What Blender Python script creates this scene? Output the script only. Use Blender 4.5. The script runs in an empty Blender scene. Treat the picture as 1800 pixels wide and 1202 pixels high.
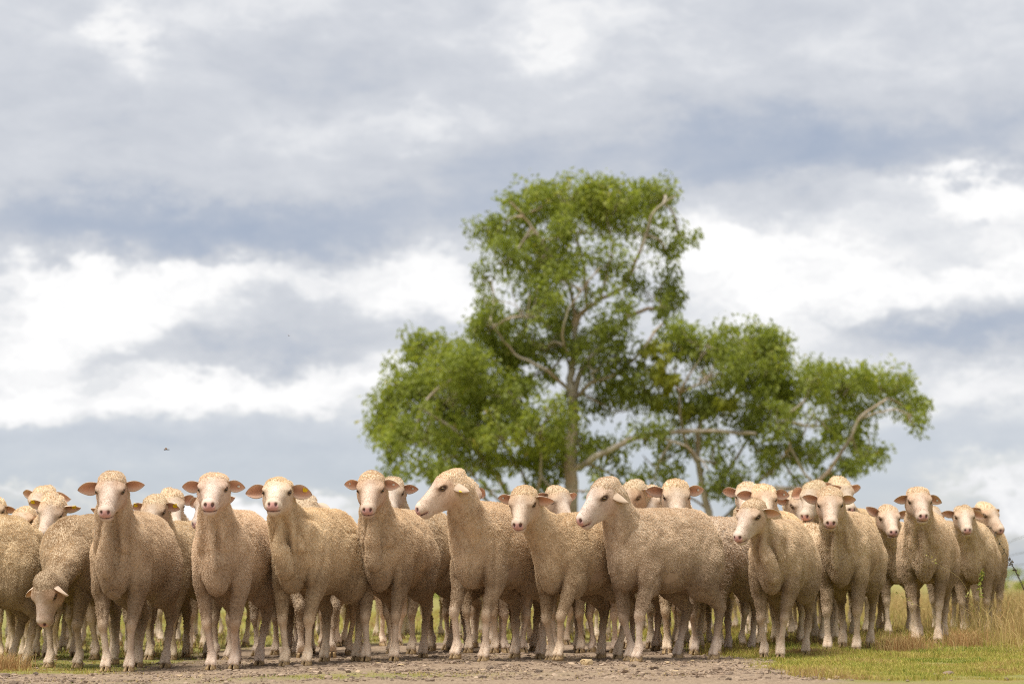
import bpy, math, random
import numpy as np
from mathutils import Vector, Matrix

random.seed(7)
RNG = np.random.default_rng(11)
SC = bpy.context.scene
COL = SC.collection
rad = math.radians

# ---------------------------------------------------------------- camera
FPX, CX, CY, HORIZON = 4032.0, 900.0, 601.0, 1020.0     # focal length and centre in photograph pixels
CAM_Z = 0.47
PITCH = math.atan((HORIZON - CY) / FPX)
cam_d = bpy.data.cameras.new('camera')
cam = bpy.data.objects.new('camera', cam_d)
COL.objects.link(cam)
cam.location = (0, 0, CAM_Z)
cam.rotation_euler = (math.pi / 2 + PITCH, 0, 0)
cam_d.sensor_width = 36.0
cam_d.lens = 36.0 * FPX / 1800.0
cam_d.clip_start = 0.1
cam_d.clip_end = 9000.0
cam_d.dof.use_dof = True
cam_d.dof.focus_distance = 12.35
cam_d.dof.aperture_fstop = 3.2
SC.camera = cam


def at(px, py, depth):
    """world point that lies at ground distance `depth` (along y) on the line of sight of a photograph pixel"""
    x, z, y = (px - CX) / FPX, -(py - CY) / FPX, 1.0
    c, s = math.cos(PITCH), math.sin(PITCH)
    yy, zz = y * c - z * s, y * s + z * c
    k = depth / yy
    return Vector((x * k, depth, CAM_Z + zz * k))


# ---------------------------------------------------------------- light
SUN_EL, SUN_AZ = rad(68), rad(228)        # azimuth clockwise from +Y: high, behind the camera and to its left
sun_d = bpy.data.lights.new('sun', 'SUN')
sun_d.energy = 4.4
sun_d.angle = rad(32)
sun_d.color = (1.0, 0.965, 0.91)
sun = bpy.data.objects.new('sun', sun_d)
COL.objects.link(sun)
sdir = Vector((math.sin(SUN_AZ) * math.cos(SUN_EL), math.cos(SUN_AZ) * math.cos(SUN_EL), math.sin(SUN_EL)))
sun.rotation_euler = sdir.to_track_quat('Z', 'Y').to_euler()

SC.cycles.max_bounces = 5
SC.cycles.diffuse_bounces = 3
SC.cycles.transmission_bounces = 3
SC.cycles.transparent_max_bounces = 4
SC.cycles.use_denoising = False
SC.cycles.filter_width = 1.05
vs = SC.view_settings
vs.view_transform = 'Standard'
vs.look = 'None'
vs.exposure = 0.2
vs.gamma = 1.0
vs.use_curve_mapping = False

# ---------------------------------------------------------------- node helper
class NT:
    def __init__(self, tree):
        self.t = tree
        self.n = tree.nodes
        self.l = tree.links

    def put(self, sock, v):
        if hasattr(v, 'links') or isinstance(v, bpy.types.NodeSocket):
            self.l.new(v, sock)
        elif v is not None:
            if sock.type in ('RGBA',) and len(v) == 3:
                v = (*v, 1)
            sock.default_value = v

    def node(self, typ, ins=None, out=0, **kw):
        n = self.n.new(typ)
        for k, v in kw.items():
            setattr(n, k, v)
        for k, v in (ins or {}).items():
            self.put(n.inputs[k], v)
        return n.outputs[out]

    def m(self, op, a, b=None, c=None, clamp=False):
        ins = {0: a}
        if b is not None:
            ins[1] = b
        if c is not None:
            ins[2] = c
        return self.node('ShaderNodeMath', ins, operation=op, use_clamp=clamp)

    def v(self, op, a, b=None, out=0):
        ins = {0: a}
        if b is not None:
            ins[1] = b
        return self.node('ShaderNodeVectorMath', ins, out, operation=op)

    def noise(self, vec, scale, detail=4, rough=0.55, out=0, dist=0.0):
        return self.node('ShaderNodeTexNoise', {'Vector': vec, 'Scale': scale, 'Detail': detail,
                                                'Roughness': rough, 'Distortion': dist}, out)

    def ramp(self, fac, stops, interp='LINEAR'):
        n = self.n.new('ShaderNodeValToRGB')
        n.color_ramp.interpolation = interp
        e = n.color_ramp.elements
        while len(e) < len(stops):
            e.new(0.5)
        for el, (p, c) in zip(e, stops):
            el.position = p
            el.color = (*c, 1)
        self.put(n.inputs[0], fac)
        return n.outputs[0]

    def mix(self, fac, a, b, blend='MIX'):
        n = self.n.new('ShaderNodeMix')
        n.data_type = 'RGBA'
        n.blend_type = blend
        self.put(n.inputs[0], fac)
        self.put(n.inputs[6], a)
        self.put(n.inputs[7], b)
        return n.outputs[2]

    def mapr(self, v, a, b, c=0.0, d=1.0, smooth=True):
        return self.node('ShaderNodeMapRange', {0: v, 1: a, 2: b, 3: c, 4: d},
                         interpolation_type='SMOOTHSTEP' if smooth else 'LINEAR')


# ---------------------------------------------------------------- sky
world = bpy.data.worlds.new('World')
SC.world = world
world.use_nodes = True
w = NT(world.node_tree)
w.n.clear()
gen = w.node('ShaderNodeTexCoord', out=0)
sep = w.n.new('ShaderNodeSeparateXYZ')
w.put(sep.inputs[0], gen)
az = w.m('ARCTAN2', sep.outputs[0], sep.outputs[1])
el = w.m('ARCSINE', sep.outputs[2])
comb = w.n.new('ShaderNodeCombineXYZ')
w.put(comb.inputs[0], az)
w.put(comb.inputs[1], el)
ang = comb.outputs[0]
stretch = w.v('MULTIPLY', ang, (9.0, 20.0, 1.0))
warp = w.noise(stretch, 1.3, 6, 0.62, out=1)
warp = w.v('SUBTRACT', warp, (0.5, 0.5, 0.5))
wang = w.v('ADD', ang, w.v('MULTIPLY', warp, (0.085, 0.050, 0.0)))
warp2 = w.v('SUBTRACT', w.noise(w.v('MULTIPLY', ang, (48.0, 62.0, 1.0)), 1.0, 5, 0.65, out=1), (0.5, 0.5, 0.5))
wang = w.v('ADD', wang, w.v('MULTIPLY', warp2, (0.034, 0.022, 0.0)))
# cloud banks: pixel centre, pixel half-size, weight (positive = bright, thin cloud; negative = heavy grey base)
BANKS = [
    (150, 400, 330, 60, -0.34), (560, 395, 330, 48, -0.30), (820, 340, 220, 45, -0.16), (1180, 270, 420, 48, -0.24), (1600, 250, 380, 70, -0.30),
    (150, 230, 190, 60, -0.14), (640, 130, 210, 70, -0.12), (390, 250, 260, 50, -0.02), (1350, 110, 330, 60, 0.04),
    (215, 75, 40, 75, 0.13), (560, 230, 110, 40, 0.07), (770, 225, 110, 45, 0.12), (950, 110, 90, 40, 0.14), (1020, 45, 160, 40, 0.08), (60, 40, 120, 60, 0.00), (500, 30, 300, 40, 0.06),
    (190, 530, 130, 65, 0.40), (330, 480, 200, 30, 0.24), (40, 520, 80, 60, 0.16), (60, 610, 90, 40, 0.22), (700, 480, 190, 40, 0.18), (780, 520, 120, 40, 0.14), (460, 605, 180, 34, -0.26), (640, 560, 140, 40, -0.08),
    (330, 690, 300, 34, 0.34), (640, 665, 110, 34, 0.22), (60, 720, 120, 50, 0.22), (280, 790, 420, 30, -0.14),
    (1290, 430, 230, 48, 0.34), (1720, 330, 130, 48, 0.40), (1500, 500, 260, 55, 0.28), (1740, 460, 160, 50, 0.24), (1420, 560, 180, 40, 0.16),
    (1680, 595, 170, 38, -0.36), (1600, 440, 90, 30, -0.12), (1480, 630, 160, 34, 0.10), (1700, 690, 190, 36, 0.12), (1650, 780, 220, 40, -0.06),
    (250, 850, 420, 20, -0.10), (420, 905, 180, 22, 0.30), (60, 880, 160, 20, 0.10), (1760, 860, 160, 60, 0.16), (1560, 850, 140, 40, -0.06),
]
acc = 0.0
for (bx, by, rx, ry, a) in BANKS:
    c = ((bx - CX) / FPX, (HORIZON - by) / FPX * 0.995, 0)
    d = w.v('MULTIPLY', w.v('SUBTRACT', wang, c), (FPX / rx, FPX / ry, 0))
    q = w.v('DOT_PRODUCT', d, d, out=1)
    g = w.m('POWER', 0.38, w.m('POWER', q, 1.12))
    acc = w.m('MULTIPLY_ADD', g, a, acc)
fb1 = w.noise(w.v('MULTIPLY', ang, (14.0, 32.0, 1.0)), 1.0, 6, 0.6, dist=0.6)
fb2 = w.noise(w.v('MULTIPLY', ang, (42.0, 80.0, 1.0)), 1.0, 5, 0.62, dist=0.4)
bright = w.m('ADD', acc, 0.50)
puff = w.m('ABSOLUTE', w.m('SUBTRACT', w.noise(w.v('MULTIPLY', wang, (24.0, 40.0, 1.0)), 1.0, 4, 0.55), 0.5))
puff = w.m('MULTIPLY', w.m('SUBTRACT', 0.16, puff), w.mapr(acc, -0.05, 0.25))
bright = w.m('MULTIPLY_ADD', puff, 2.0, bright)
bright = w.m('MULTIPLY_ADD', w.m('SUBTRACT', fb1, 0.5), 0.50, bright)
bright = w.m('MULTIPLY_ADD', w.m('SUBTRACT', fb2, 0.5), 0.28, bright)
ccol = w.ramp(bright, [(0.0, (0.395, 0.455, 0.57)), (0.2, (0.475, 0.52, 0.61)), (0.38, (0.595, 0.62, 0.675)),
                       (0.52, (0.67, 0.69, 0.735)), (0.66, (0.80, 0.81, 0.835)), (0.82, (0.90, 0.905, 0.915)), (1.0, (0.99, 0.99, 0.99))])
low_blue = w.mapr(el, 0.10, 0.0, 0.0, 0.65)
ccol = w.mix(w.m('MULTIPLY', low_blue, w.mapr(bright, 0.75, 0.45)), ccol, (0.47, 0.575, 0.765, 1))
sky_t = w.n.new('ShaderNodeTexSky')
sky_t.sky_type = 'NISHITA'
sky_t.sun_disc = False
sky_t.sun_elevation = SUN_EL
sky_t.sun_rotation = SUN_AZ
sky_t.air_density = 1.2
sky_t.dust_density = 0.8
bg_sky = w.node('ShaderNodeBackground', {0: sky_t.outputs[0], 1: 0.10})
bg_cloud = w.node('ShaderNodeBackground', {0: ccol, 1: 0.89})
# cover: nearly closed cloud deck, thinner towards the horizon
cover = w.mapr(el, 0.0, 0.09, 0.62, 0.95)
cover = w.m('MAXIMUM', cover, w.mapr(bright, 0.45, 0.75))
mixw = w.node('ShaderNodeMixShader', {0: cover, 1: bg_sky, 2: bg_cloud})
wout = w.n.new('ShaderNodeOutputWorld')
w.put(wout.inputs[0], mixw)

# ---------------------------------------------------------------- object helpers
def tag(o, label=None, cat=None, group=None, kind=None):
    if label:
        o['label'] = label
    if cat:
        o['category'] = cat
    if group:
        o['group'] = group
    if kind:
        o['kind'] = kind
    return o


def empty(name, loc=(0, 0, 0), rz=0.0, scale=1.0):
    o = bpy.data.objects.new(name, None)
    COL.objects.link(o)
    o.location = loc
    o.rotation_euler = (0, 0, rz)
    o.scale = (scale,) * 3
    o.empty_display_size = 0.1
    return o


def mesh_from(name, v, f, mat, smooth=True, attrs=None):
    """v (n,3), f (m,k) array of equal-size faces or a list"""
    me = bpy.data.meshes.new(name)
    v = np.asarray(v, np.float32)
    if isinstance(f, np.ndarray):
        k = f.shape[1]
        me.vertices.add(len(v))
        me.vertices.foreach_set('co', v.ravel())
        me.loops.add(f.size)
        me.loops.foreach_set('vertex_index', f.astype(np.int32).ravel())
        me.polygons.add(len(f))
        me.polygons.foreach_set('loop_start', np.arange(0, f.size, k, dtype=np.int32))
        me.update(calc_edges=True)
    else:
        me.from_pydata([tuple(p) for p in v], [], f)
        me.update()
    if smooth:
        me.polygons.foreach_set('use_smooth', np.ones(len(me.polygons), bool))
    else:
        me.polygons.foreach_set('use_smooth', np.zeros(len(me.polygons), bool))
    for an, (typ, arr) in (attrs or {}).items():
        a = me.attributes.new(an, typ, 'POINT')
        arr = np.asarray(arr, np.float32)
        if typ == 'FLOAT':
            a.data.foreach_set('value', arr.ravel())
        else:
            if arr.shape[1] == 3:
                arr = np.concatenate([arr, np.ones((len(arr), 1), np.float32)], 1)
            a.data.foreach_set('color', arr.ravel())
    if mat:
        me.materials.append(mat)
    return me


def obj(name, me, parent=None, loc=None):
    o = bpy.data.objects.new(name, me)
    COL.objects.link(o)
    if parent is not None:
        o.parent = parent
    if loc is not None:
        o.location = loc
    return o


def material(name, build, rough=0.9, spec=0.2):
    m = bpy.data.materials.new(name)
    m.use_nodes = True
    t = NT(m.node_tree)
    b = m.node_tree.nodes['Principled BSDF']
    b.inputs['Roughness'].default_value = rough
    b.inputs['Specular IOR Level'].default_value = spec
    build(t, b)
    return m


def attr(t, name, out=0):
    return t.node('ShaderNodeAttribute', out=out, attribute_name=name)


def ocoord(t):
    return t.node('ShaderNodeTexCoord', out=3)


# value noise on points (numpy)
def _h(ix, iy, iz, seed):
    n = (ix.astype(np.int64) * 374761393 + iy.astype(np.int64) * 668265263 + iz.astype(np.int64) * 2147483647 + seed * 1274126177)
    n = (n ^ (n >> 13)) * 1274126177
    n = n ^ (n >> 16)
    return (n & 0xFFFF).astype(np.float32) / 65535.0


def vnoise(p, scale, seed=0):
    q = np.asarray(p, np.float32) * scale
    i = np.floor(q).astype(np.int64)
    f = (q - i).astype(np.float32)
    f = f * f * (3 - 2 * f)
    r = 0
    for dx in (0, 1):
        for dy in (0, 1):
            for dz in (0, 1):
                ww = (f[:, 0] if dx else 1 - f[:, 0]) * (f[:, 1] if dy else 1 - f[:, 1]) * (f[:, 2] if dz else 1 - f[:, 2])
                r = r + ww * _h(i[:, 0] + dx, i[:, 1] + dy, i[:, 2] + dz, seed)
    return r * 2 - 1


def sstep(a, b, x):
    t = np.clip((x - a) / (b - a), 0, 1)
    return t * t * (3 - 2 * t)


# ---------------------------------------------------------------- ground
def ground_z(x, y):
    x = np.asarray(x, float)
    y = np.asarray(y, float)
    z = 0.035 * sstep(-2.0, -0.5, x) + 0.05 * sstep(13, 16.5, y) * sstep(0.5, 2.0, x)
    return z + 0.25 * sstep(60, 300, y) * 0


def soil_mask(x, y):
    """1 on the bare gravelly track, 0 in the grass"""
    p = np.stack([x, y, 0 * x], -1).astype(np.float32)
    n = 0.5 * vnoise(p, 1.7, 3) + 0.35 * vnoise(p, 4.5, 5) + 0.2 * vnoise(p, 13, 6)
    edge_x = 1.38 + (11.8 - y) * 0.10
    m = sstep(0.22, -0.22, (x - edge_x) + 0.28 * n)
    m = m * sstep(0.5, -0.5, (y - 16.3) + 0.9 * n)
    left = sstep(0.25, -0.1, x + 2.05 + 0.2 * n) * sstep(11.55, 11.85, y + 0.25 * n)
    m = m * (1 - 0.95 * left)
    moss = np.exp(-((x + 0.72) / 0.62) ** 2 - ((y - 10.75) / 0.30) ** 2)
    m = m * (1 - 0.75 * np.clip(moss * 1.2 + 0.5 * moss * n * 2, 0, 1))
    return np.clip(m, 0, 1)


def axis(lo, hi, step, far_lo, far_hi, growth=1.25):
    a = list(np.arange(lo, hi + 1e-6, step))
    s, p = step, lo
    left = []
    while p > far_lo:
        s *= growth
        p -= s
        left.append(p)
    s, p = step, hi
    right = []
    while p < far_hi:
        s *= growth
        p += s
        right.append(p)
    return np.array(left[::-1] + a + right)


gx = axis(-3.4, 4.2, 0.035, -4000, 4000)
gy = axis(9.6, 18.0, 0.035, -60, 6000)
X, Y = np.meshgrid(gx, gy, indexing='ij')
xf, yf = X.ravel(), Y.ravel()
P3 = np.stack([xf, yf, 0 * xf], -1)
soil = soil_mask(xf, yf)
near = (np.abs(xf) < 6) & (yf > 9) & (yf < 20)
zz = ground_z(xf, yf)
bumps = (0.006 * vnoise(P3, 6, 21) + 0.006 * vnoise(P3, 13, 22) * soil + 0.004 * vnoise(P3, 27, 23))
zz = zz + np.where(near, bumps, 0)
nx, ny = len(gx), len(gy)
ii, jj = np.meshgrid(np.arange(nx - 1), np.arange(ny - 1), indexing='ij')
a0 = (ii * ny + jj).ravel()
gf = np.stack([a0, a0 + ny, a0 + ny + 1, a0 + 1], -1)


def b_ground(t, b):
    co = ocoord(t)
    s = attr(t, 'soil', 2)
    n1 = t.noise(co, 9, 6, 0.65)
    n2 = t.noise(co, 60, 5, 0.7)
    n3 = t.noise(co, 1.3, 5, 0.6)
    soilc = t.ramp(n2, [(0.25, (0.12, 0.08, 0.05)), (0.48, (0.29, 0.205, 0.135)), (0.62, (0.40, 0.295, 0.20)), (0.8, (0.52, 0.40, 0.28))])
    soilc = t.mix(t.mapr(n1, 0.35, 0.7), soilc, t.mix(0.5, soilc, (0.33, 0.25, 0.17)))
    grassc = t.ramp(n3, [(0.3, (0.33, 0.26, 0.10)), (0.5, (0.30, 0.27, 0.08)), (0.7, (0.22, 0.25, 0.06))])
    grassc = t.mix(t.mapr(n2, 0.3, 0.7), grassc, t.mix(0.45, grassc, (0.10, 0.08, 0.03)))
    t.put(b.inputs['Base Color'], t.mix(s, grassc, soilc))
    bump = t.n.new('ShaderNodeBump')
    bump.inputs['Strength'].default_value = 0.7
    bump.inputs['Distance'].default_value = 0.02
    t.put(bump.inputs['Height'], t.m('ADD', n2, t.m('MULTIPLY', n1, 1.0)))
    t.put(b.inputs['Normal'], bump.outputs[0])


M_ground = material('ground_soil_and_turf', b_ground, 0.95, 0.15)
ground = obj('ground', mesh_from('ground', np.stack([xf, yf, zz], -1), gf, M_ground, True, {'soil': ('FLOAT', soil)}))
tag(ground, kind='structure')

# ---------------------------------------------------------------- sheep: signed-distance body, one continuous surface
WOOL, FACE, LEG, SKIN = 0, 1, 2, 3
ZONE_COL = np.array([[0.77, 0.60, 0.405], [0.63, 0.485, 0.36], [0.68, 0.54, 0.40], [0.36, 0.20, 0.13]], np.float32)


def rotz(a):
    c, s = math.cos(a), math.sin(a)
    return np.array([[c, -s, 0], [s, c, 0], [0, 0, 1.0]])


def roty(a):
    c, s = math.cos(a), math.sin(a)
    return np.array([[c, 0, s], [0, 1, 0], [-s, 0, c]])


def rotx(a):
    c, s = math.cos(a), math.sin(a)
    return np.array([[1, 0, 0], [0, c, -s], [0, s, c]])


class Prim:
    def __init__(self, kind, zone, k, **d):
        self.kind, self.zone, self.k = kind, zone, k
        self.__dict__.update(d)
        if kind == 'cone':
            r = max(self.r1, self.r2)
            self.lo = np.minimum(self.a, self.b) - r
            self.hi = np.maximum(self.a, self.b) + r
        else:
            e = np.sqrt(((self.R * self.r) ** 2).sum(1))
            self.lo, self.hi = self.c - e, self.c + e

    def d(self, p):
        if self.kind == 'cone':
            ba = self.b - self.a
            t = np.clip(((p - self.a) @ ba) / max(ba @ ba, 1e-9), 0, 1)
            q = p - self.a - t[..., None] * ba
            return np.sqrt((q * q).sum(-1)) - (self.r1 + (self.r2 - self.r1) * t)
        q = (p - self.c) @ self.R
        q = q / self.r
        k0 = np.sqrt((q * q).sum(-1))
        q = q / self.r
        k1 = np.sqrt((q * q).sum(-1)) + 1e-6
        return k0 * (k0 - 1) / k1


def cone(a, b, r1, r2, zone=WOOL, k=0.04):
    return Prim('cone', zone, k, a=np.asarray(a, float), b=np.asarray(b, float), r1=r1, r2=r2)


def ell(c, r, zone=WOOL, k=0.05, R=None):
    return Prim('ell', zone, k, c=np.asarray(c, float), r=np.asarray(r, float), R=np.eye(3) if R is None else R)


def two_bone(a, c, l1, l2, bend):
    """middle joint of a limb from a to c, bent towards the direction `bend`"""
    a, c, bend = np.asarray(a, float), np.asarray(c, float), np.asarray(bend, float)
    d = c - a
    L = np.linalg.norm(d)
    u = d / L
    L2 = min(L, (l1 + l2) * 0.9995)
    x = (l1 * l1 - l2 * l2 + L2 * L2) / (2 * L2)
    h = math.sqrt(max(l1 * l1 - x * x, 1e-6))
    bend = bend - u * (bend @ u)
    bend /= np.linalg.norm(bend)
    return a + u * x * (L / L2) + bend * h


SPEC_DEF = dict(th=20, s=1.0, hyaw=0, pitch=24, roll=0, dd=None, feet=None, ears=None, tags='', girth=1.0, fold=0.0, res=1,
                topk=1.0, tint=0.0, hs=1.0, bare=False)


def surface_nets(D, ax, ay, az_):
    ins = (D < 0)
    s = ins.astype(np.uint8)
    c = s[:-1] + s[1:]
    c = c[:, :-1] + c[:, 1:]
    c = c[:, :, :-1] + c[:, :, 1:]
    act = (c > 0) & (c < 8)
    I, J, K = np.nonzero(act)
    cid = np.full(act.shape, -1, np.int32)
    cid[I, J, K] = np.arange(len(I))
    corners = [(i, j, k) for i in (0, 1) for j in (0, 1) for k in (0, 1)]
    val = np.stack([D[I + i, J + j, K + k] for (i, j, k) in corners], 1)
    cp = np.array(corners, np.float32)
    acc = np.zeros((len(I), 3), np.float32)
    cnt = np.zeros(len(I), np.float32)
    for a in range(8):
        for b in range(a + 1, 8):
            if np.abs(cp[a] - cp[b]).sum() == 1:
                va, vb = val[:, a], val[:, b]
                cr = (va < 0) != (vb < 0)
                t = np.where(cr, va / np.where(cr, va - vb, 1), 0)
                pt = cp[a] + t[:, None] * (cp[b] - cp[a])
                acc += np.where(cr[:, None], pt, 0)
                cnt += cr
    fr = acc / cnt[:, None]
    V = np.stack([ax[I] + fr[:, 0] * (ax[I + 1] - ax[I]), ay[J] + fr[:, 1] * (ay[J + 1] - ay[J]),
                  az_[K] + fr[:, 2] * (az_[K + 1] - az_[K])], 1)
    F = []
    # edges along x
    e = ins[:-1, 1:-1, 1:-1] != ins[1:, 1:-1, 1:-1]
    i, j, k = np.nonzero(e)
    q = np.stack([cid[i, j, k], cid[i, j + 1, k], cid[i, j + 1, k + 1], cid[i, j, k + 1]], 1)
    fl = ins[i, j + 1, k + 1]
    F.append(np.where(fl[:, None], q, q[:, ::-1]))
    e = ins[1:-1, :-1, 1:-1] != ins[1:-1, 1:, 1:-1]
    i, j, k = np.nonzero(e)
    q = np.stack([cid[i, j, k], cid[i, j, k + 1], cid[i + 1, j, k + 1], cid[i + 1, j, k]], 1)
    fl = ins[i + 1, j, k + 1]
    F.append(np.where(fl[:, None], q, q[:, ::-1]))
    e = ins[1:-1, 1:-1, :-1] != ins[1:-1, 1:-1, 1:]
    i, j, k = np.nonzero(e)
    q = np.stack([cid[i, j, k], cid[i + 1, j, k], cid[i + 1, j + 1, k], cid[i, j + 1, k]], 1)
    fl = ins[i + 1, j + 1, k]
    F.append(np.where(fl[:, None], q, q[:, ::-1]))
    return V, np.concatenate(F)


def grid_axis(lo, hi, h, flo, fhi, hf):
    pts = [lo]
    while pts[-1] < hi:
        p = pts[-1]
        st = hf if flo - hf <= p <= fhi else h
        if p < flo < p + st:
            st = max(flo - p, hf * 0.5)
        pts.append(p + st)
    return np.array(pts, np.float32)


def ear_geometry(side, droop, sweep, twist, size):
    """leaf-shaped cupped ear in head coordinates, inner and outer skin; side=+1 is the animal's left"""
    nu, nv = 12, 9
    L, W = 0.112 * size, 0.074 * size
    U = np.linspace(0, 1, nu)
    Vv = np.linspace(-1, 1, nv)
    prof = 0.33 + 0.67 * np.sin(np.pi * np.clip(U, 0, 1) ** 0.85 * 0.92 + 0.12) ** 1.0
    prof = prof * np.sqrt(np.clip(1 - U ** 5, 0, 1))
    prof[-1] = 0.03
    v, col = [], []
    for layer in (0, 1):
        for iu, u in enumerate(U):
            for vv in Vv:
                y = u * L
                z = vv * prof[iu] * W * 0.5
                cup = (vv * vv) * 0.030 * size * (1 - 0.55 * u) * (0.5 + prof[iu] * 0.5)      # rims come forward
                x = cup - 0.010 * u * u
                z -= 0.012 * u * u
                th = 0.0045 * (1 - 0.6 * abs(vv)) * (1 - 0.5 * u)
                x += th if layer == 0 else -th
                v.append((x, y, z))
                if layer == 0:
                    rim = max(abs(vv) ** 2, u ** 6)
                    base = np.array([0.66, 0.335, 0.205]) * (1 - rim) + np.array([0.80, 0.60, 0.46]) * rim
                    base = base * (0.50 + 0.50 * min(1, u * 1.3 + 0.55 * abs(vv)))  # cup shading painted into the colour: darker at the base and middle
                else:
                    base = np.array([0.58, 0.44, 0.32])
                col.append(base)
    v = np.array(v)
    f = []
    n1 = nu * nv
    for layer in (0, 1):
        for iu in range(nu - 1):
            for iv in range(nv - 1):
                a = layer * n1 + iu * nv + iv
                q = [a, a + nv, a + nv + 1, a + 1]
                f.append(q if (layer == 0) else q[::-1])
    for iu in range(nu - 1):                                   # rim strips
        for iv in (0, nv - 1):
            a, b = iu * nv + iv, (iu + 1) * nv + iv
            q = [a, a + n1, b + n1, b]
            f.append(q if iv == 0 else q[::-1])
    a = (nu - 1) * nv
    for iv in range(nv - 1):
        f.append([a + iv, a + n1 + iv, a + n1 + iv + 1, a + iv + 1])
    f = np.array(f)
    # orient: y is outwards, x forward (inner side), z up
    v = v @ rotx(rad(-droop)).T
    v = v @ roty(rad(twist)).T
    v = v @ rotz(rad(sweep)).T
    if side < 0:
        v = v * np.array([1, -1, 1])
        f = f[:, ::-1]
    v = v + np.array([-0.018, side * 0.062, 0.016])
    return v, f, np.array(col)


def b_sheep(t, b):
    co = ocoord(t)
    c = attr(t, 'col')
    wl = attr(t, 'wool', 2)
    n1 = t.noise(co, 95, 3, 0.6)
    n2 = t.noise(co, 12, 4, 0.6)
    dark = t.mix(1.0, c, t.ramp(n1, [(0.3, (0.70, 0.67, 0.62)), (0.65, (1.0, 1.0, 1.0))]), 'MULTIPLY')
    col = t.mix(t.m('MULTIPLY', wl, 0.9), c, dark)
    col = t.mix(t.mapr(n2, 0.35, 0.75, 0.0, 0.25), col, t.mix(1.0, col, (0.80, 0.72, 0.60), 'MULTIPLY'))
    t.put(b.inputs['Base Color'], col)
    bump = t.n.new('ShaderNodeBump')
    t.put(bump.inputs['Strength'], t.m('MULTIPLY_ADD', wl, 0.75, 0.12))
    bump.inputs['Distance'].default_value = 0.008
    t.put(bump.inputs['Height'], n1)
    t.put(b.inputs['Normal'], bump.outputs[0])
    b.inputs['Subsurface Weight'].default_value = 0.0
    b.inputs['Sheen Weight'].default_value = 0.15
    b.inputs['Sheen Roughness'].default_value = 0.6


M_sheep = material('sheep_hide', b_sheep, 0.85, 0.15)


def b_fleece(t, b):
    c = attr(t, 'col')
    t.put(b.inputs['Base Color'], c)
    

M_fleece = material('fleece_wool', b_fleece, 1.0, 0.0)


def b_hoof(t, b):
    co = ocoord(t)
    n = t.noise(co, 60, 3)
    t.put(b.inputs['Base Color'], t.ramp(n, [(0.3, (0.20, 0.13, 0.07)), (0.7, (0.50, 0.34, 0.16))]))


M_hoof = material('hoof_horn', b_hoof, 0.6, 0.3)


def b_eye(t, b):
    co = ocoord(t)
    sp = t.n.new('ShaderNodeSeparateXYZ')
    t.put(sp.inputs[0], co)
    rr = t.v('LENGTH', t.v('MULTIPLY', co, (1.0, 0.0, 1.0)), out=1)
    iris = t.mapr(rr, 0.0098, 0.009)
    pup = t.m('MULTIPLY', t.mapr(t.m('ABSOLUTE', sp.outputs[2]), 0.0042, 0.0032), t.mapr(t.m('ABSOLUTE', sp.outputs[0]), 0.0085, 0.0075))
    c = t.mix(iris, (0.10, 0.06, 0.04), (0.20, 0.115, 0.035))
    c = t.mix(pup, c, (0.004, 0.004, 0.005))
    t.put(b.inputs['Base Color'], c)


M_eye = material('eye_amber', b_eye, 0.12, 0.5)
M_tag = material('ear_tag_yellow', lambda t, b: t.put(b.inputs['Base Color'], (0.85, 0.58, 0.01, 1)), 0.45, 0.4)
M_pin = material('ear_tag_white', lambda t, b: t.put(b.inputs['Base Color'], (0.75, 0.70, 0.62, 1)), 0.4, 0.4)

# eyeball, shared: the pupil looks along +Y
_u, _v = np.meshgrid(np.linspace(0, 2 * np.pi, 16, endpoint=False), np.linspace(0, np.pi, 11), indexing='ij')
_ev = 0.0122 * np.stack([np.sin(_v) * np.cos(_u), np.cos(_v), np.sin(_v) * np.sin(_u)], -1).reshape(-1, 3)
_ef = [[i * 11 + j, i * 11 + j + 1, ((i + 1) % 16) * 11 + j + 1, ((i + 1) % 16) * 11 + j] for i in range(16) for j in range(10)]
EYE_ME = mesh_from('eye', _ev, np.array(_ef), M_eye)
# tag: thin rounded plate with a button
def tag_mesh(mat, w_, h_):
    pts = []
    n = 14
    for z, s in ((-0.0014, 1.0), (0.0014, 1.0), (0.0014, 0.45), (0.005, 0.35)):
        for i in range(n):
            a = 2 * math.pi * i / n
            ca, sa = math.cos(a), math.sin(a)
            pts.append((w_ * s * np.sign(ca) * abs(ca) ** 0.6, z, h_ * s * np.sign(sa) * abs(sa) ** 0.6))
    f = [[k * n + i, k * n + (i + 1) % n, (k + 1) * n + (i + 1) % n, (k + 1) * n + i] for k in range(3) for i in range(n)]
    f += [list(range(n - 1, -1, -1)), [3 * n + i for i in range(n)]]
    return mesh_from('ear_tag', pts, f, mat, False)


TAG_ME = tag_mesh(M_tag, 0.013, 0.013)
PIN_ME = tag_mesh(M_pin, 0.006, 0.006)


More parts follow.
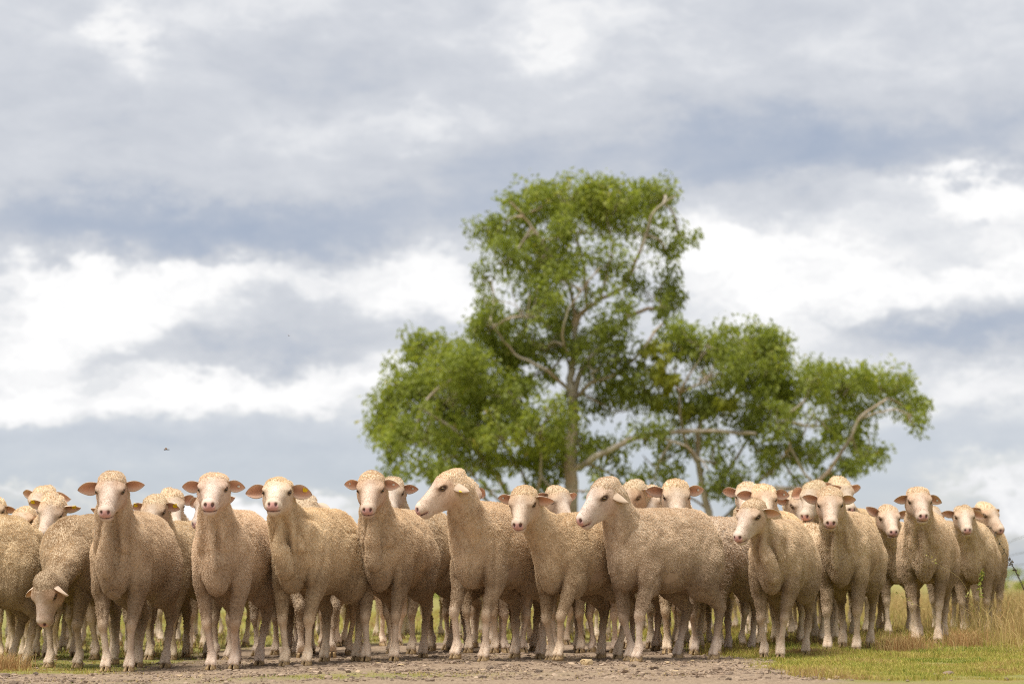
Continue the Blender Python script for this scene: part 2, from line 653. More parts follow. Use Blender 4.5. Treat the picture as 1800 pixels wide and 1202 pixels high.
# cloven hoof: two claws, toe towards +X, sole at z=0
def hoof_mesh():
    v, f = [], []
    for sgn in (-1, 1):
        b0 = len(v)
        outline = [(-0.030, 0.004), (-0.026, 0.024), (0.000, 0.030), (0.022, 0.026), (0.040, 0.013), (0.043, 0.006), (0.020, 0.003)]
        n = len(outline)
        for z, sc, sh in ((0.0, 1.0, 0.0), (0.012, 0.98, -0.002), (0.030, 0.84, -0.010), (0.046, 0.66, -0.017)):
            for (x, y) in outline:
                v.append((x * sc * 0.92 + sh, sgn * (0.003 + y * sc * 0.86), z * 0.82))
        for k in range(3):
            for i in range(n):
                q = [b0 + k * n + i, b0 + k * n + (i + 1) % n, b0 + (k + 1) * n + (i + 1) % n, b0 + (k + 1) * n + i]
                f.append(q if sgn < 0 else q[::-1])
        top = [b0 + 3 * n + i for i in range(n)]
        bot = [b0 + i for i in range(n)]
        f.append(top if sgn < 0 else top[::-1])
        f.append(bot[::-1] if sgn < 0 else bot)
    return mesh_from('hoof', v, f, M_hoof, True)


HOOF_ME = hoof_mesh()


def build_sheep(idx, sp):
    q = dict(SPEC_DEF)
    q.update(sp)
    rng = np.random.default_rng(100 + idx)
    th, s = rad(q['th']), q['s']
    px, depth = q['chest']
    heading = np.array([-math.sin(th), -math.cos(th)])
    fx = (px - CX) / FPX * depth / math.cos(PITCH) * math.cos(PITCH)
    org = np.array([fx, depth]) - 0.22 * s * heading
    g0 = float(ground_z(org[0], org[1]))
    phi = -math.pi / 2 - th
    root = empty('sheep', (org[0], org[1], g0), phi, s)
    RI = rotz(-phi)

    def to_local(pw):
        return RI @ ((np.array(pw) - np.array([org[0], org[1], g0])) / s)

    # ---- head pose
    dd = q['dd'] if q['dd'] is not None else 0.24 * s * math.cos(th)
    H = to_local(at(q['head'][0], q['head'][1], depth - dd))
    Rh = rotz(-(rad(q['hyaw']) - th)) @ roty(rad(q['pitch'])) @ rotx(rad(q['roll']))
    hs = 0.97 * q['hs'] * (1 + 0.025 * rng.normal())
    fl = float(np.clip(1 + 0.06 * rng.normal(), 0.91, 1.10))       # face length
    hsv = np.array([hs * fl, hs, hs])

    def h(p):
        return H + Rh @ (np.array(p, float) * hsv)
    q['topk'] *= float(np.clip(1 + 0.16 * rng.normal(), 0.75, 1.3))

    gi = q['girth'] * rng.uniform(0.94, 1.06)
    P = []
    # torso
    P.append(ell((0.0, 0, 0.602), (0.330, 0.177 * gi, 0.210), WOOL, 0.06))
    P.append(ell((0.20, 0, 0.615), (0.180, 0.124 * gi, 0.172), WOOL, 0.06))
    P.append(ell((-0.06, 0, 0.545), (0.29, 0.150 * gi, 0.160), WOOL, 0.06))
    P.append(ell((-0.225, 0, 0.625), (0.180, 0.156 * gi, 0.188), WOOL, 0.08))
    P.append(ell((0.285, 0, 0.530), (0.100, 0.070, 0.152), WOOL, 0.035))
    P.append(cone((0.18, 0, 0.725), (-0.26, 0, 0.735), 0.080, 0.075, WOOL, 0.08))
    for sd in (1, -1):
        P.append(ell((0.190, sd * 0.099, 0.520), (0.090, 0.050, 0.172), WOOL, 0.016))
        P.append(ell((-0.25, sd * 0.088, 0.525), (0.135, 0.082, 0.20), WOOL, 0.05, roty(rad(-12))))
    P.append(cone((-0.385, 0, 0.72), (-0.415, 0, 0.60), 0.035, 0.022, WOOL, 0.03))
    # neck: quadratic curve from the withers to the back of the skull
    n0, n2 = np.array([0.225, 0, 0.645]), h((-0.035, 0, -0.045))
    mid = 0.5 * (n0 + n2) + 0.10 * np.array([0.35, 0, -0.25]) * (1 if n2[2] > 0.6 else -2.2)
    rr = [0.120, 0.091, 0.074, 0.064, 0.060]
    pts = []
    for i in range(5):
        t = i / 4
        pts.append((1 - t) ** 2 * n0 + 2 * t * (1 - t) * mid + t * t * n2)
    for i in range(4):
        P.append(cone(pts[i], pts[i + 1], rr[i], rr[i + 1], WOOL, 0.06))
    ax_ = pts[3] - pts[0]
    ax_ = ax_ / np.linalg.norm(ax_)
    fwd = np.array([1.0, 0, 0]) - ax_ * ax_[0]
    fwd /= np.linalg.norm(fwd)
    if q['fold'] > 0:                                              # loose apron fold under the throat
        a = pts[3] + fwd * 0.055
        b = pts[1] + fwd * 0.150 + np.array([0, 0.02 * rng.normal(), -0.08])
        m_ = 0.5 * (a + b) + fwd * 0.030
        P.append(cone(a, m_, 0.024, 0.036 * q['fold'], WOOL, 0.006))
        P.append(cone(m_, b, 0.036 * q['fold'], 0.044 * q['fold'], WOOL, 0.006))
        for sd in (1, -1):
            off = np.array([0, sd * 0.06, 0])
            P.append(cone(pts[3] + fwd * 0.03 + off * 0.7, pts[1] + fwd * 0.10 + off * 1.1, 0.022, 0.026, WOOL, 0.015))
    # head
    kh = 0.022
    P.append(ell(h((-0.040, 0, -0.035)), np.array((0.050, 0.078, 0.075)) * hs, WOOL, 0.025, Rh))
    P.append(ell(h((0, 0, 0)), np.array((0.085, 0.077, 0.075)) * hs, FACE, 0.03, Rh))
    P.append(ell(h((-0.018, 0, 0.039)), np.array((0.074, 0.068, 0.035 * q['topk'])) * hs, WOOL, 0.02, Rh))
    for sd in (1, -1):
        P.append(ell(h((0.050, sd * 0.050, 0.024)), np.array((0.034, 0.024, 0.020)) * hs, FACE, kh, Rh))
        P.append(ell(h((0.058, sd * 0.0640, 0.0235)), np.array((0.021, 0.011, 0.0075)) * hs, FACE, 0.010, Rh @ roty(rad(12))))
        P.append(ell(h((0.022, sd * 0.040, -0.045)), np.array((0.060, 0.036, 0.048)) * hs, FACE, 0.03, Rh))
    P.append(cone(h((0.035, 0, 0.004)), h((0.180, 0, -0.036)), 0.059 * hs, 0.034 * hs, FACE, 0.03))
    P.append(cone(h((0.0, 0, -0.058)), h((0.165, 0, -0.066)), 0.055 * hs, 0.027 * hs, FACE, 0.03))
    P.append(ell(h((0.186, 0, -0.046)), np.array((0.037, 0.039, 0.034)) * hs, FACE, kh, Rh))
    P.append(ell(h((0.178, 0, -0.080)), np.array((0.030, 0.031, 0.020)) * hs, FACE, 0.012, Rh))
    # legs
    feet = q['feet'] or [(0, 0, 0)] * 4                        # FL, FR, HL, HR : forward, outward, lift
    hooves = []
    for li in range(4):
        sd = 1 if li % 2 == 0 else -1
        df, do, lift = feet[li]
        jf = rng.normal() * 0.022
        do = do + rng.normal() * 0.010
        if li < 2:
            foot = np.array([0.225 + df + jf, sd * (0.072 + do), 0.0])
        else:
            foot = np.array([-0.325 + df + jf, sd * (0.082 + do), 0.0])
        wp = np.array([org[0], org[1]]) + s * (rotz(phi)[:2, :2] @ foot[:2])
        foot[2] = (float(ground_z(wp[0], wp[1])) - g0) / s + lift
        pit = 0.0
        if li < 2:
            el_ = np.array([0.195 + 0.25 * df, sd * 0.096, 0.435])
            fet = foot + np.array([-0.022, 0, 0.075])
            kn = two_bone(el_, fet, 0.205, 0.165, (1, 0, 0))
            P.append(cone((0.185, sd * 0.100, 0.53), el_, 0.054, 0.047, WOOL, 0.015))
            P.append(cone(el_, kn + (el_ - kn) * 0.06, 0.046, 0.0255, WOOL, 0.014))
            P.append(ell(kn + np.array([0.003, 0, 0]), (0.0245, 0.0235, 0.032), LEG, 0.014))
            P.append(cone(kn, fet, 0.0175, 0.0155, LEG, 0.014))
            if lift > 0.02:
                pit = rad(55)
        else:
            st = np.array([-0.205 + 0.2 * df, sd * 0.110, 0.43])
            fet = foot + np.array([-0.018, 0, 0.078])
            hk = two_bone(st, fet, 0.215, 0.215, (-1, 0, 0))
            P.append(cone((-0.245, sd * 0.097, 0.55), st, 0.095, 0.080, WOOL, 0.05))
            P.append(cone(st, hk, 0.064, 0.026, WOOL, 0.03))
            P.append(ell(hk + np.array([-0.008, 0, 0.008]), (0.026, 0.021, 0.038), WOOL, 0.02))
            P.append(cone(hk, hk + (fet - hk) * 0.5, 0.0235, 0.0195, WOOL, 0.015))
            P.append(cone(hk + (fet - hk) * 0.5, fet, 0.019, 0.0165, LEG, 0.014))
            if lift > 0.02:
                pit = rad(50)
        P.append(ell(fet, (0.0225, 0.0225, 0.027), LEG, 0.014))
        tip = foot + np.array([0.004, 0, 0.034])
        for cl in (1, -1):
            P.append(cone(fet + np.array([0.004, cl * 0.008, -0.008]), tip + np.array([0, cl * 0.0145, 0.0]), 0.0175, 0.0150, LEG, 0.006))
        hooves.append((foot, pit))
    CUT = []
    for sd in (1, -1):
        CUT.append((ell(h((0.219, sd * 0.019, -0.034)), np.array((0.015, 0.0075, 0.010)) * hs, SKIN, 0.004, Rh @ rotx(rad(sd * 25)))))
        CUT.append((ell(h((0.060, sd * 0.072, 0.008)), np.array((0.016, 0.013, 0.0095)) * hs, SKIN, 0.008, Rh)))
    CUT.append(ell(h((0.205, 0, -0.069)), np.array((0.036, 0.046, 0.0022)) * hs, SKIN, 0.004, Rh))

    # ---- grid and surface
    hb, hf = {1: (0.0115, 0.0052), 2: (0.015, 0.0075), 3: (0.018, 0.009), 4: (0.023, 0.014)}[q['res']]
    lo = np.min([p.lo for p in P], 0) - 0.03
    hi = np.max([p.hi for p in P], 0) + 0.03
    hc = [h(c) for c in [(x, y, z) for x in (-0.1, 0.225) for y in (-0.09, 0.09) for z in (-0.1, 0.09)]]
    hlo, hhi = np.min(hc, 0), np.max(hc, 0)
    axs = [grid_axis(lo[i], hi[i], hb, hlo[i], hhi[i], hf) for i in range(3)]
    D = np.full([len(a) for a in axs], 0.2, np.float32)

    def region(p, m):
        sl = []
        for i in range(3):
            a = np.searchsorted(axs[i], p.lo[i] - m)
            b = np.searchsorted(axs[i], p.hi[i] + m)
            sl.append(slice(max(a - 1, 0), b + 1))
        g = np.stack(np.meshgrid(*[axs[i][sl[i]] for i in range(3)], indexing='ij'), -1).astype(np.float32)
        return tuple(sl), g

    for p in P:
        p.__dict__.update({n: getattr(p, n).astype(np.float32) for n in ('a', 'b', 'c', 'r', 'R') if hasattr(p, n)})
        sl, g = region(p, p.k + 0.025)
        d = p.d(g)
        o = D[sl]
        hh = np.maximum(p.k - np.abs(o - d), 0) / p.k
        D[sl] = np.minimum(o, d) - hh * hh * p.k * 0.25
    for p in CUT:
        sl, g = region(p, p.k + 0.02)
        d = -p.d(g)
        o = D[sl]
        hh = np.maximum(p.k - np.abs(o - d), 0) / p.k
        D[sl] = np.maximum(o, d) + hh * hh * p.k * 0.25
    V, F = surface_nets(D, *axs)
    # ---- vertex data: which kind of hide lies here
    dm = np.stack([p.d(V) for p in P], 1)
    zone = np.array([p.zone for p in P])
    wgt = np.exp(-np.clip(dm - dm.min(1, keepdims=True), 0, 0.2) / 0.010)
    wgt /= wgt.sum(1, keepdims=True)
    zw = np.stack([wgt[:, zone == z].sum(1) for z in range(3)], 1)
    hl = (V - H) @ Rh / hsv                                         # head coordinates of every vertex
    # crown wool reaches down the forehead to the brow and over the cheeks
    inhead = (np.linalg.norm(hl - np.array([0.08, 0, -0.03]), axis=1) < 0.24) & (hl[:, 2] > -0.118 + 0.10 * np.clip(hl[:, 0] - 0.08, 0, 1))
    nz = vnoise(V, 45, idx)
    fw = sstep(0.058, 0.042, hl[:, 0] + 0.35 * np.abs(hl[:, 1]) - 0.10 * (hl[:, 2] - 0.05) + 0.006 * nz) * sstep(0.030, 0.042, hl[:, 2] + 0.004 * nz)
    ck = sstep(0.004, -0.020, hl[:, 0] - 0.55 * np.clip(np.abs(hl[:, 1]) - 0.052, 0, 0.04) + 0.25 * np.clip(hl[:, 2] + 0.02, 0, 0.1) + 0.008 * nz) * sstep(0.06, 0.03, hl[:, 2])
    isf = zw[:, FACE] * inhead
    add = np.clip(np.maximum(fw, ck), 0, 1) * isf
    zw[:, WOOL] += add
    zw[:, FACE] -= add
    # face stays bare in front even where wool shapes blend in
    back = np.where(inhead, zw[:, WOOL] * sstep(0.075, 0.095, hl[:, 0]) * sstep(-0.105, -0.09, hl[:, 2]), 0)
    zw[:, WOOL] -= back
    zw[:, FACE] += back
    wool = np.clip(zw[:, WOOL], 0, 1)
    tint = (1 + q['tint'] + np.clip(rng.normal(), -1.6, 1.6) * 0.085) * np.array([1, 1 + 0.006 * rng.normal(), 1 + 0.025 * rng.normal()])
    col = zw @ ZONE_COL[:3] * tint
    # dirt, with underside shade painted in: lower body and legs greyer and darker, knees stained yellow-brown
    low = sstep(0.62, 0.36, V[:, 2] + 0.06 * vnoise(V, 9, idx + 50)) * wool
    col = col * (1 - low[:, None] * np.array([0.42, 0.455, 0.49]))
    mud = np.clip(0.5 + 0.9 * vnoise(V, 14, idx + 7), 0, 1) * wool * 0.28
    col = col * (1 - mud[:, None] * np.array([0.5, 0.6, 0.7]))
    kneez = sstep(0.05, 0.0, np.abs(V[:, 2] - 0.225)) * zw[:, LEG] * np.clip(0.6 + vnoise(V, 20, idx + 9), 0, 1)
    col = col * (1 - 0.42 * kneez[:, None] * np.array([0.35, 0.55, 0.85]))
    grime = zw[:, LEG] * np.clip(0.45 + 1.0 * vnoise(V * np.array([1, 1, 0.5]), 24, idx + 13), 0, 1)
    col = col * (1 - 0.38 * grime[:, None] * sstep(0.06, 0.16, V[:, 2])[:, None] * np.array([0.6, 0.75, 0.9]))
    pale = sstep(0.17, 0.06, V[:, 2]) * zw[:, LEG]
    col = col * (1 + 0.12 * pale[:, None])
    # face: pale blaze down the middle, warm cheeks and brow, pink nose and lips
    fm = zw[:, FACE][:, None]
    blaze = np.exp(-(hl[:, 1] / 0.036) ** 2) * sstep(0.03, 0.09, hl[:, 0])
    warm = np.exp(-((hl[:, 0] - 0.03) / 0.05) ** 2) * sstep(0.02, 0.06, np.abs(hl[:, 1]) + 0.3 * np.clip(hl[:, 2], 0, 1))
    col = col + fm * (blaze[:, None] * np.array([0.07, 0.085, 0.095]) - warm[:, None] * np.array([0.04, 0.075, 0.09]))
    dn = np.linalg.norm((hl - np.array([0.222, 0, -0.047])) / np.array([0.030, 0.032, 0.026]), axis=1)
    col = col * (1 - fm * np.clip(0.10 + 0.30 * vnoise(V, 28, idx + 17) + 0.2 * vnoise(V, 70, idx + 18), 0, 1)[:, None] * np.array([0.35, 0.5, 0.6]))
    col = col * (1 + fm * (0.05 * rng.normal() * np.array([0.5, 1.0, 1.4])))
    pink = sstep(1.25, 0.75, dn)[:, None] * fm
    col = col * (1 - pink) + pink * np.array([0.62, 0.335, 0.285])
    lips = sstep(0.010, 0.004, np.abs(hl[:, 2] + 0.069))[:, None] * sstep(0.165, 0.18, hl[:, 0])[:, None] * fm
    col = col * (1 - 0.55 * lips) + 0.55 * lips * np.array([0.45, 0.22, 0.18])
    lipd = sstep(0.0045, 0.002, np.abs(hl[:, 2] + 0.069))[:, None] * sstep(0.172, 0.18, hl[:, 0])[:, None] * fm
    col = col * (1 - 0.7 * lipd) + 0.7 * lipd * np.array([0.12, 0.05, 0.045])
    for sd in (1, -1):
        e = np.linalg.norm((hl - np.array([0.223, sd * 0.019, -0.034])) / np.array([0.018, 0.0085, 0.0115]), axis=1)
        m_ = sstep(1.25, 0.8, e)[:, None]
        col = col * (1 - m_) + m_ * np.array([0.07, 0.025, 0.022])
        e = np.linalg.norm((hl - np.array([0.060, sd * 0.070, 0.008])) / np.array([0.025, 0.022, 0.0145]), axis=1)
        m_ = sstep(1.3, 0.8, e)[:, None] * 0.88
        col = col * (1 - m_) + m_ * np.array([0.13, 0.075, 0.05])
        # tear line
        e = np.abs(hl[:, 2] + 0.012 - 0.0 + (hl[:, 0] - 0.085) * 0.4)
        m_ = (sstep(0.006, 0.002, e) * sstep(0.075, 0.082, hl[:, 0]) * sstep(0.102, 0.092, hl[:, 0]) * (hl[:, 1] * sd > 0.03))[:, None] * 0.45
        col = col * (1 - m_) + m_ * np.array([0.25, 0.15, 0.11])
    # bare skin in the armpits and groin
    for c0 in (((0.06, 0.165, 0.455),) if q['bare'] else ()):
        e = np.linalg.norm((np.abs(V * [0, 1, 0]) + V * [1, 0, 1] - np.array(c0)) / np.array([0.065, 0.08, 0.050]), axis=1)
        m_ = (sstep(1.1, 0.5, e + 0.45 * vnoise(V, 16, idx + 4)) * wool)
        wool = wool * (1 - m_)
        m_ = m_[:, None] * 0.75
        col = col * (1 - m_) + m_ * np.array([0.34, 0.235, 0.165])
    # fleece relief
    me0 = None
    N = np.zeros_like(V)
    fa = V[F[:, 2]] - V[F[:, 0]]
    fb = V[F[:, 3]] - V[F[:, 1]]
    fn = np.cross(fa, fb)
    for i in range(4):
        np.add.at(N, F[:, i], fn)
    N /= np.linalg.norm(N, axis=1, keepdims=True) + 1e-12
    neckm = np.exp(-(np.linalg.norm((V - pts[2]) / 0.17, axis=1)) ** 2)
    rel = 0.0035 * vnoise(V, 22, idx + 1) + 0.0022 * vnoise(V, 48, idx + 2)
    rel += neckm * (0.4 + q['fold']) * 0.012 * np.sin(V[:, 1] * 85 + 3 * vnoise(V, 7, idx + 3) + idx)
    rel += 0.004 * vnoise(V * np.array([1, 1, 0.45]), 11, idx + 5)
    rel -= 0.006 * np.exp(-(vnoise(V * np.array([1, 1, 0.35]) + 0.02 * vnoise(V, 12, idx)[:, None], 10, idx + 6) / 0.10) ** 2)
    V = V + N * (rel * wool)[:, None]
    # ears join the same mesh
    EA = q['ears'] or ((8, 4, 0), (8, 4, 0))
    VV, FF, CC, WW = [V], [F], [col], [wool]
    base = len(V)
    ear_frames = []
    for sd, (dr, sw, tw) in zip((1, -1), EA):
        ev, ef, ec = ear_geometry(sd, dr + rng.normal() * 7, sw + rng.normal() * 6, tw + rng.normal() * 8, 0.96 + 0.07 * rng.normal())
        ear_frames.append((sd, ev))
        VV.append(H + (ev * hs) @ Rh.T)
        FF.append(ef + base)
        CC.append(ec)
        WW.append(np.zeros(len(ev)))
        base += len(ev)
    Vall, Fall, Call, Wall = np.concatenate(VV), np.concatenate(FF), np.concatenate(CC), np.concatenate(WW)
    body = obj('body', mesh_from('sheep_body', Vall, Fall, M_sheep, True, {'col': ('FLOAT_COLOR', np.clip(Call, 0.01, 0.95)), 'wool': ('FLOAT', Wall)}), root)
    # ---- fleece strands
    nst = int({1: 105000, 2: 40000, 3: 18000, 4: 9000}[q['res']] * FLEECE)
    fw_ = wool[F].mean(1)
    area = 0.5 * np.linalg.norm(fn, axis=1)
    lg_ = zw[:, LEG][F].mean(1)
    fc_ = zw[:, FACE][F].mean(1) * (hl[F[:, 0], 0] < 0.195)
    pr = area * np.where(fw_ > 0.45, 1.0, np.where((lg_ > 0.5) & (fw_ + lg_ > 0.8), 0.9, np.where(fc_ > 0.6, 1.3, 0.0)))
    pick = rng.choice(len(F), nst, p=pr / pr.sum())
    bc = rng.random((nst, 2)).astype(np.float32)
    A0, A1, A2, A3 = (V[F[pick, i]] for i in range(4))
    u_, v_ = bc[:, :1], bc[:, 1:]
    p0 = (1 - u_) * (1 - v_) * A0 + u_ * (1 - v_) * A1 + u_ * v_ * A2 + (1 - u_) * v_ * A3
    nn = fn[pick]
    nn /= np.linalg.norm(nn, axis=1, keepdims=True)
    isl, isfc = lg_[pick] > 0.5, (fc_[pick] > 0.6) & (fw_[pick] < 0.45)
    woolly = ~(isl | isfc)
    # locks: every strand leans to the middle of its own lock, so that the fleece breaks into tufts with gaps
    cs_ = {1: 0.0078, 2: 0.010, 3: 0.0135, 4: 0.022}[q['res']]
    sq = np.array([1, 1, 0.62], np.float32) / cs_
    g_ = p0 * sq + 0.6 * np.stack([vnoise(p0, 30, 61 + k) for k in range(3)], 1)
    ci_ = np.floor(g_).astype(np.int64)
    best = np.full(nst, 9.0, np.float32)
    bvec = np.zeros((nst, 3), np.float32)
    brnd = np.zeros(nst, np.float32)
    for dx in (-1, 0, 1):
        for dy in (-1, 0, 1):
            for dz in (-1, 0, 1):
                a_, b_, c_ = ci_[:, 0] + dx, ci_[:, 1] + dy, ci_[:, 2] + dz
                fp = np.stack([a_ + _h(a_, b_, c_, 11), b_ + _h(a_, b_, c_, 12), c_ + _h(a_, b_, c_, 13)], 1) - g_
                dd_ = (fp * fp).sum(1)
                m_ = dd_ < best
                best = np.where(m_, dd_, best)
                bvec[m_] = fp[m_]
                brnd[m_] = _h(a_, b_, c_, 14)[m_]
    bvec = bvec / sq
    bvec -= nn * (bvec * nn).sum(1, keepdims=True)
    legf = sstep(0.28, 0.45, p0[:, 2])
    ln = np.where(isl, 0.0042, np.where(isfc, 0.0034, 0.0058 + 0.0020 * legf)) * rng.uniform(0.7, 1.2, nst)
    ln = ln * np.where(woolly, (0.78 + 0.4 * brnd) * (1.08 - 0.55 * np.clip(best, 0, 1)), 1.0)
    ln = ln * (1 - 0.35 * (np.linalg.norm(p0 - H, axis=1) < 0.16))
    ln = ln * {1: 1.0, 2: 1.05, 3: 1.2, 4: 1.3}[q['res']]
    sw2 = np.stack([vnoise(p0, 26, 41 + k) for k in range(3)], 1)
    lean = 0.30 * sw2 + 0.22 * rng.normal(size=(nst, 3)) + np.array([-0.10, 0, -0.30])
    lean[isfc] = 0.9 * (-Rh[:, 0]) + 0.25 * rng.normal(size=(int(isfc.sum()), 3))
    lean[isl] = np.array([0, 0, -0.9]) + 0.25 * rng.normal(size=(int(isl.sum()), 3))
    d1 = nn + 0.4 * lean
    d1 /= np.linalg.norm(d1, axis=1, keepdims=True)
    d2 = nn * 0.6 + 0.8 * lean
    d2 /= np.linalg.norm(d2, axis=1, keepdims=True)
    cl_ = np.where(woolly, 1.0, 0.0)[:, None]
    q1 = p0 + d1 * ln[:, None] * 0.55 + bvec * 0.16 * cl_
    q2 = q1 + d2 * ln[:, None] * 0.55 + bvec * 0.22 * cl_
    pts3 = np.stack([p0 - nn * 0.002, q1, q2], 1)
    hc_ = bpy.data.hair_curves.new('fleece')
    hc_.add_curves([3] * nst)
    hc_.position_data.foreach_set('vector', pts3.astype(np.float32).ravel())
    ra = hc_.attributes.get('radius') or hc_.attributes.new('radius', 'FLOAT', 'POINT')
    rw = {1: 0.00078, 2: 0.00125, 3: 0.0018, 4: 0.0024}[q['res']]
    ra.data.foreach_set('value', (np.array([[1.0, 0.85, 0.3]], np.float32) * (rw * np.where(woolly, 1.0, 0.6))[:, None]).astype(np.float32).ravel())
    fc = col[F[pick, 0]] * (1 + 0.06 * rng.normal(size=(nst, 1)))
    fc = fc * np.where(woolly, 0.95 + 0.09 * brnd, 1.0)[:, None]
    stain = np.clip(vnoise(p0, 5, 77 + idx) + 0.5 * vnoise(p0, 13, 78 + idx) - 0.35, 0, 1) * woolly
    fc = fc * (1 - 0.45 * stain[:, None] * np.array([0.6, 0.75, 0.9]))
    ca_ = hc_.attributes.new('col', 'FLOAT_COLOR', 'CURVE')
    ca_.data.foreach_set('color', np.concatenate([np.clip(fc * 1.06, 0.02, 0.95), np.ones((nst, 1))], 1).astype(np.float32).ravel())
    hc_.materials.append(M_fleece)
    obj('fleece', hc_, root)
    # ---- eyes, hooves, tags
    for sd in (1, -1):
        e = obj('eye', EYE_ME, root, h((0.0590, sd * 0.0650, 0.007)))
        out = Rh @ np.array([0.62, sd * 0.78, 0.02])
        e.rotation_euler = Vector(out).to_track_quat('Y', 'Z').to_euler()
        e.scale = (hs, hs, hs)
    for foot, pit in hooves:
        e = obj('hoof', HOOF_ME, root, foot)
        e.rotation_euler = (0, pit, 0)
    for ch in q['tags']:
        sd, ev = ear_frames[0 if ch in 'Ll' else 1]
        big = ch in 'LR'
        # middle of the ear, just proud of the inner skin
        c_ = ev.reshape(2, 12, 9, 3)
        p_ = c_[0, 7, 4 if not big else 6]
        nrm = np.cross(c_[0, 8, 4] - c_[0, 6, 4], c_[0, 7, 6] - c_[0, 7, 2])
        nrm = nrm / np.linalg.norm(nrm)
        if nrm[0] < 0:
            nrm = -nrm
        e = obj('ear_tag', TAG_ME if big else PIN_ME, root, h(p_ + nrm * 0.004))
        e.rotation_euler = Vector(Rh @ nrm).to_track_quat('Y', 'Z').to_euler()
    tag(root, q['label'], 'sheep', 'flock of sheep standing on the track')
    return root


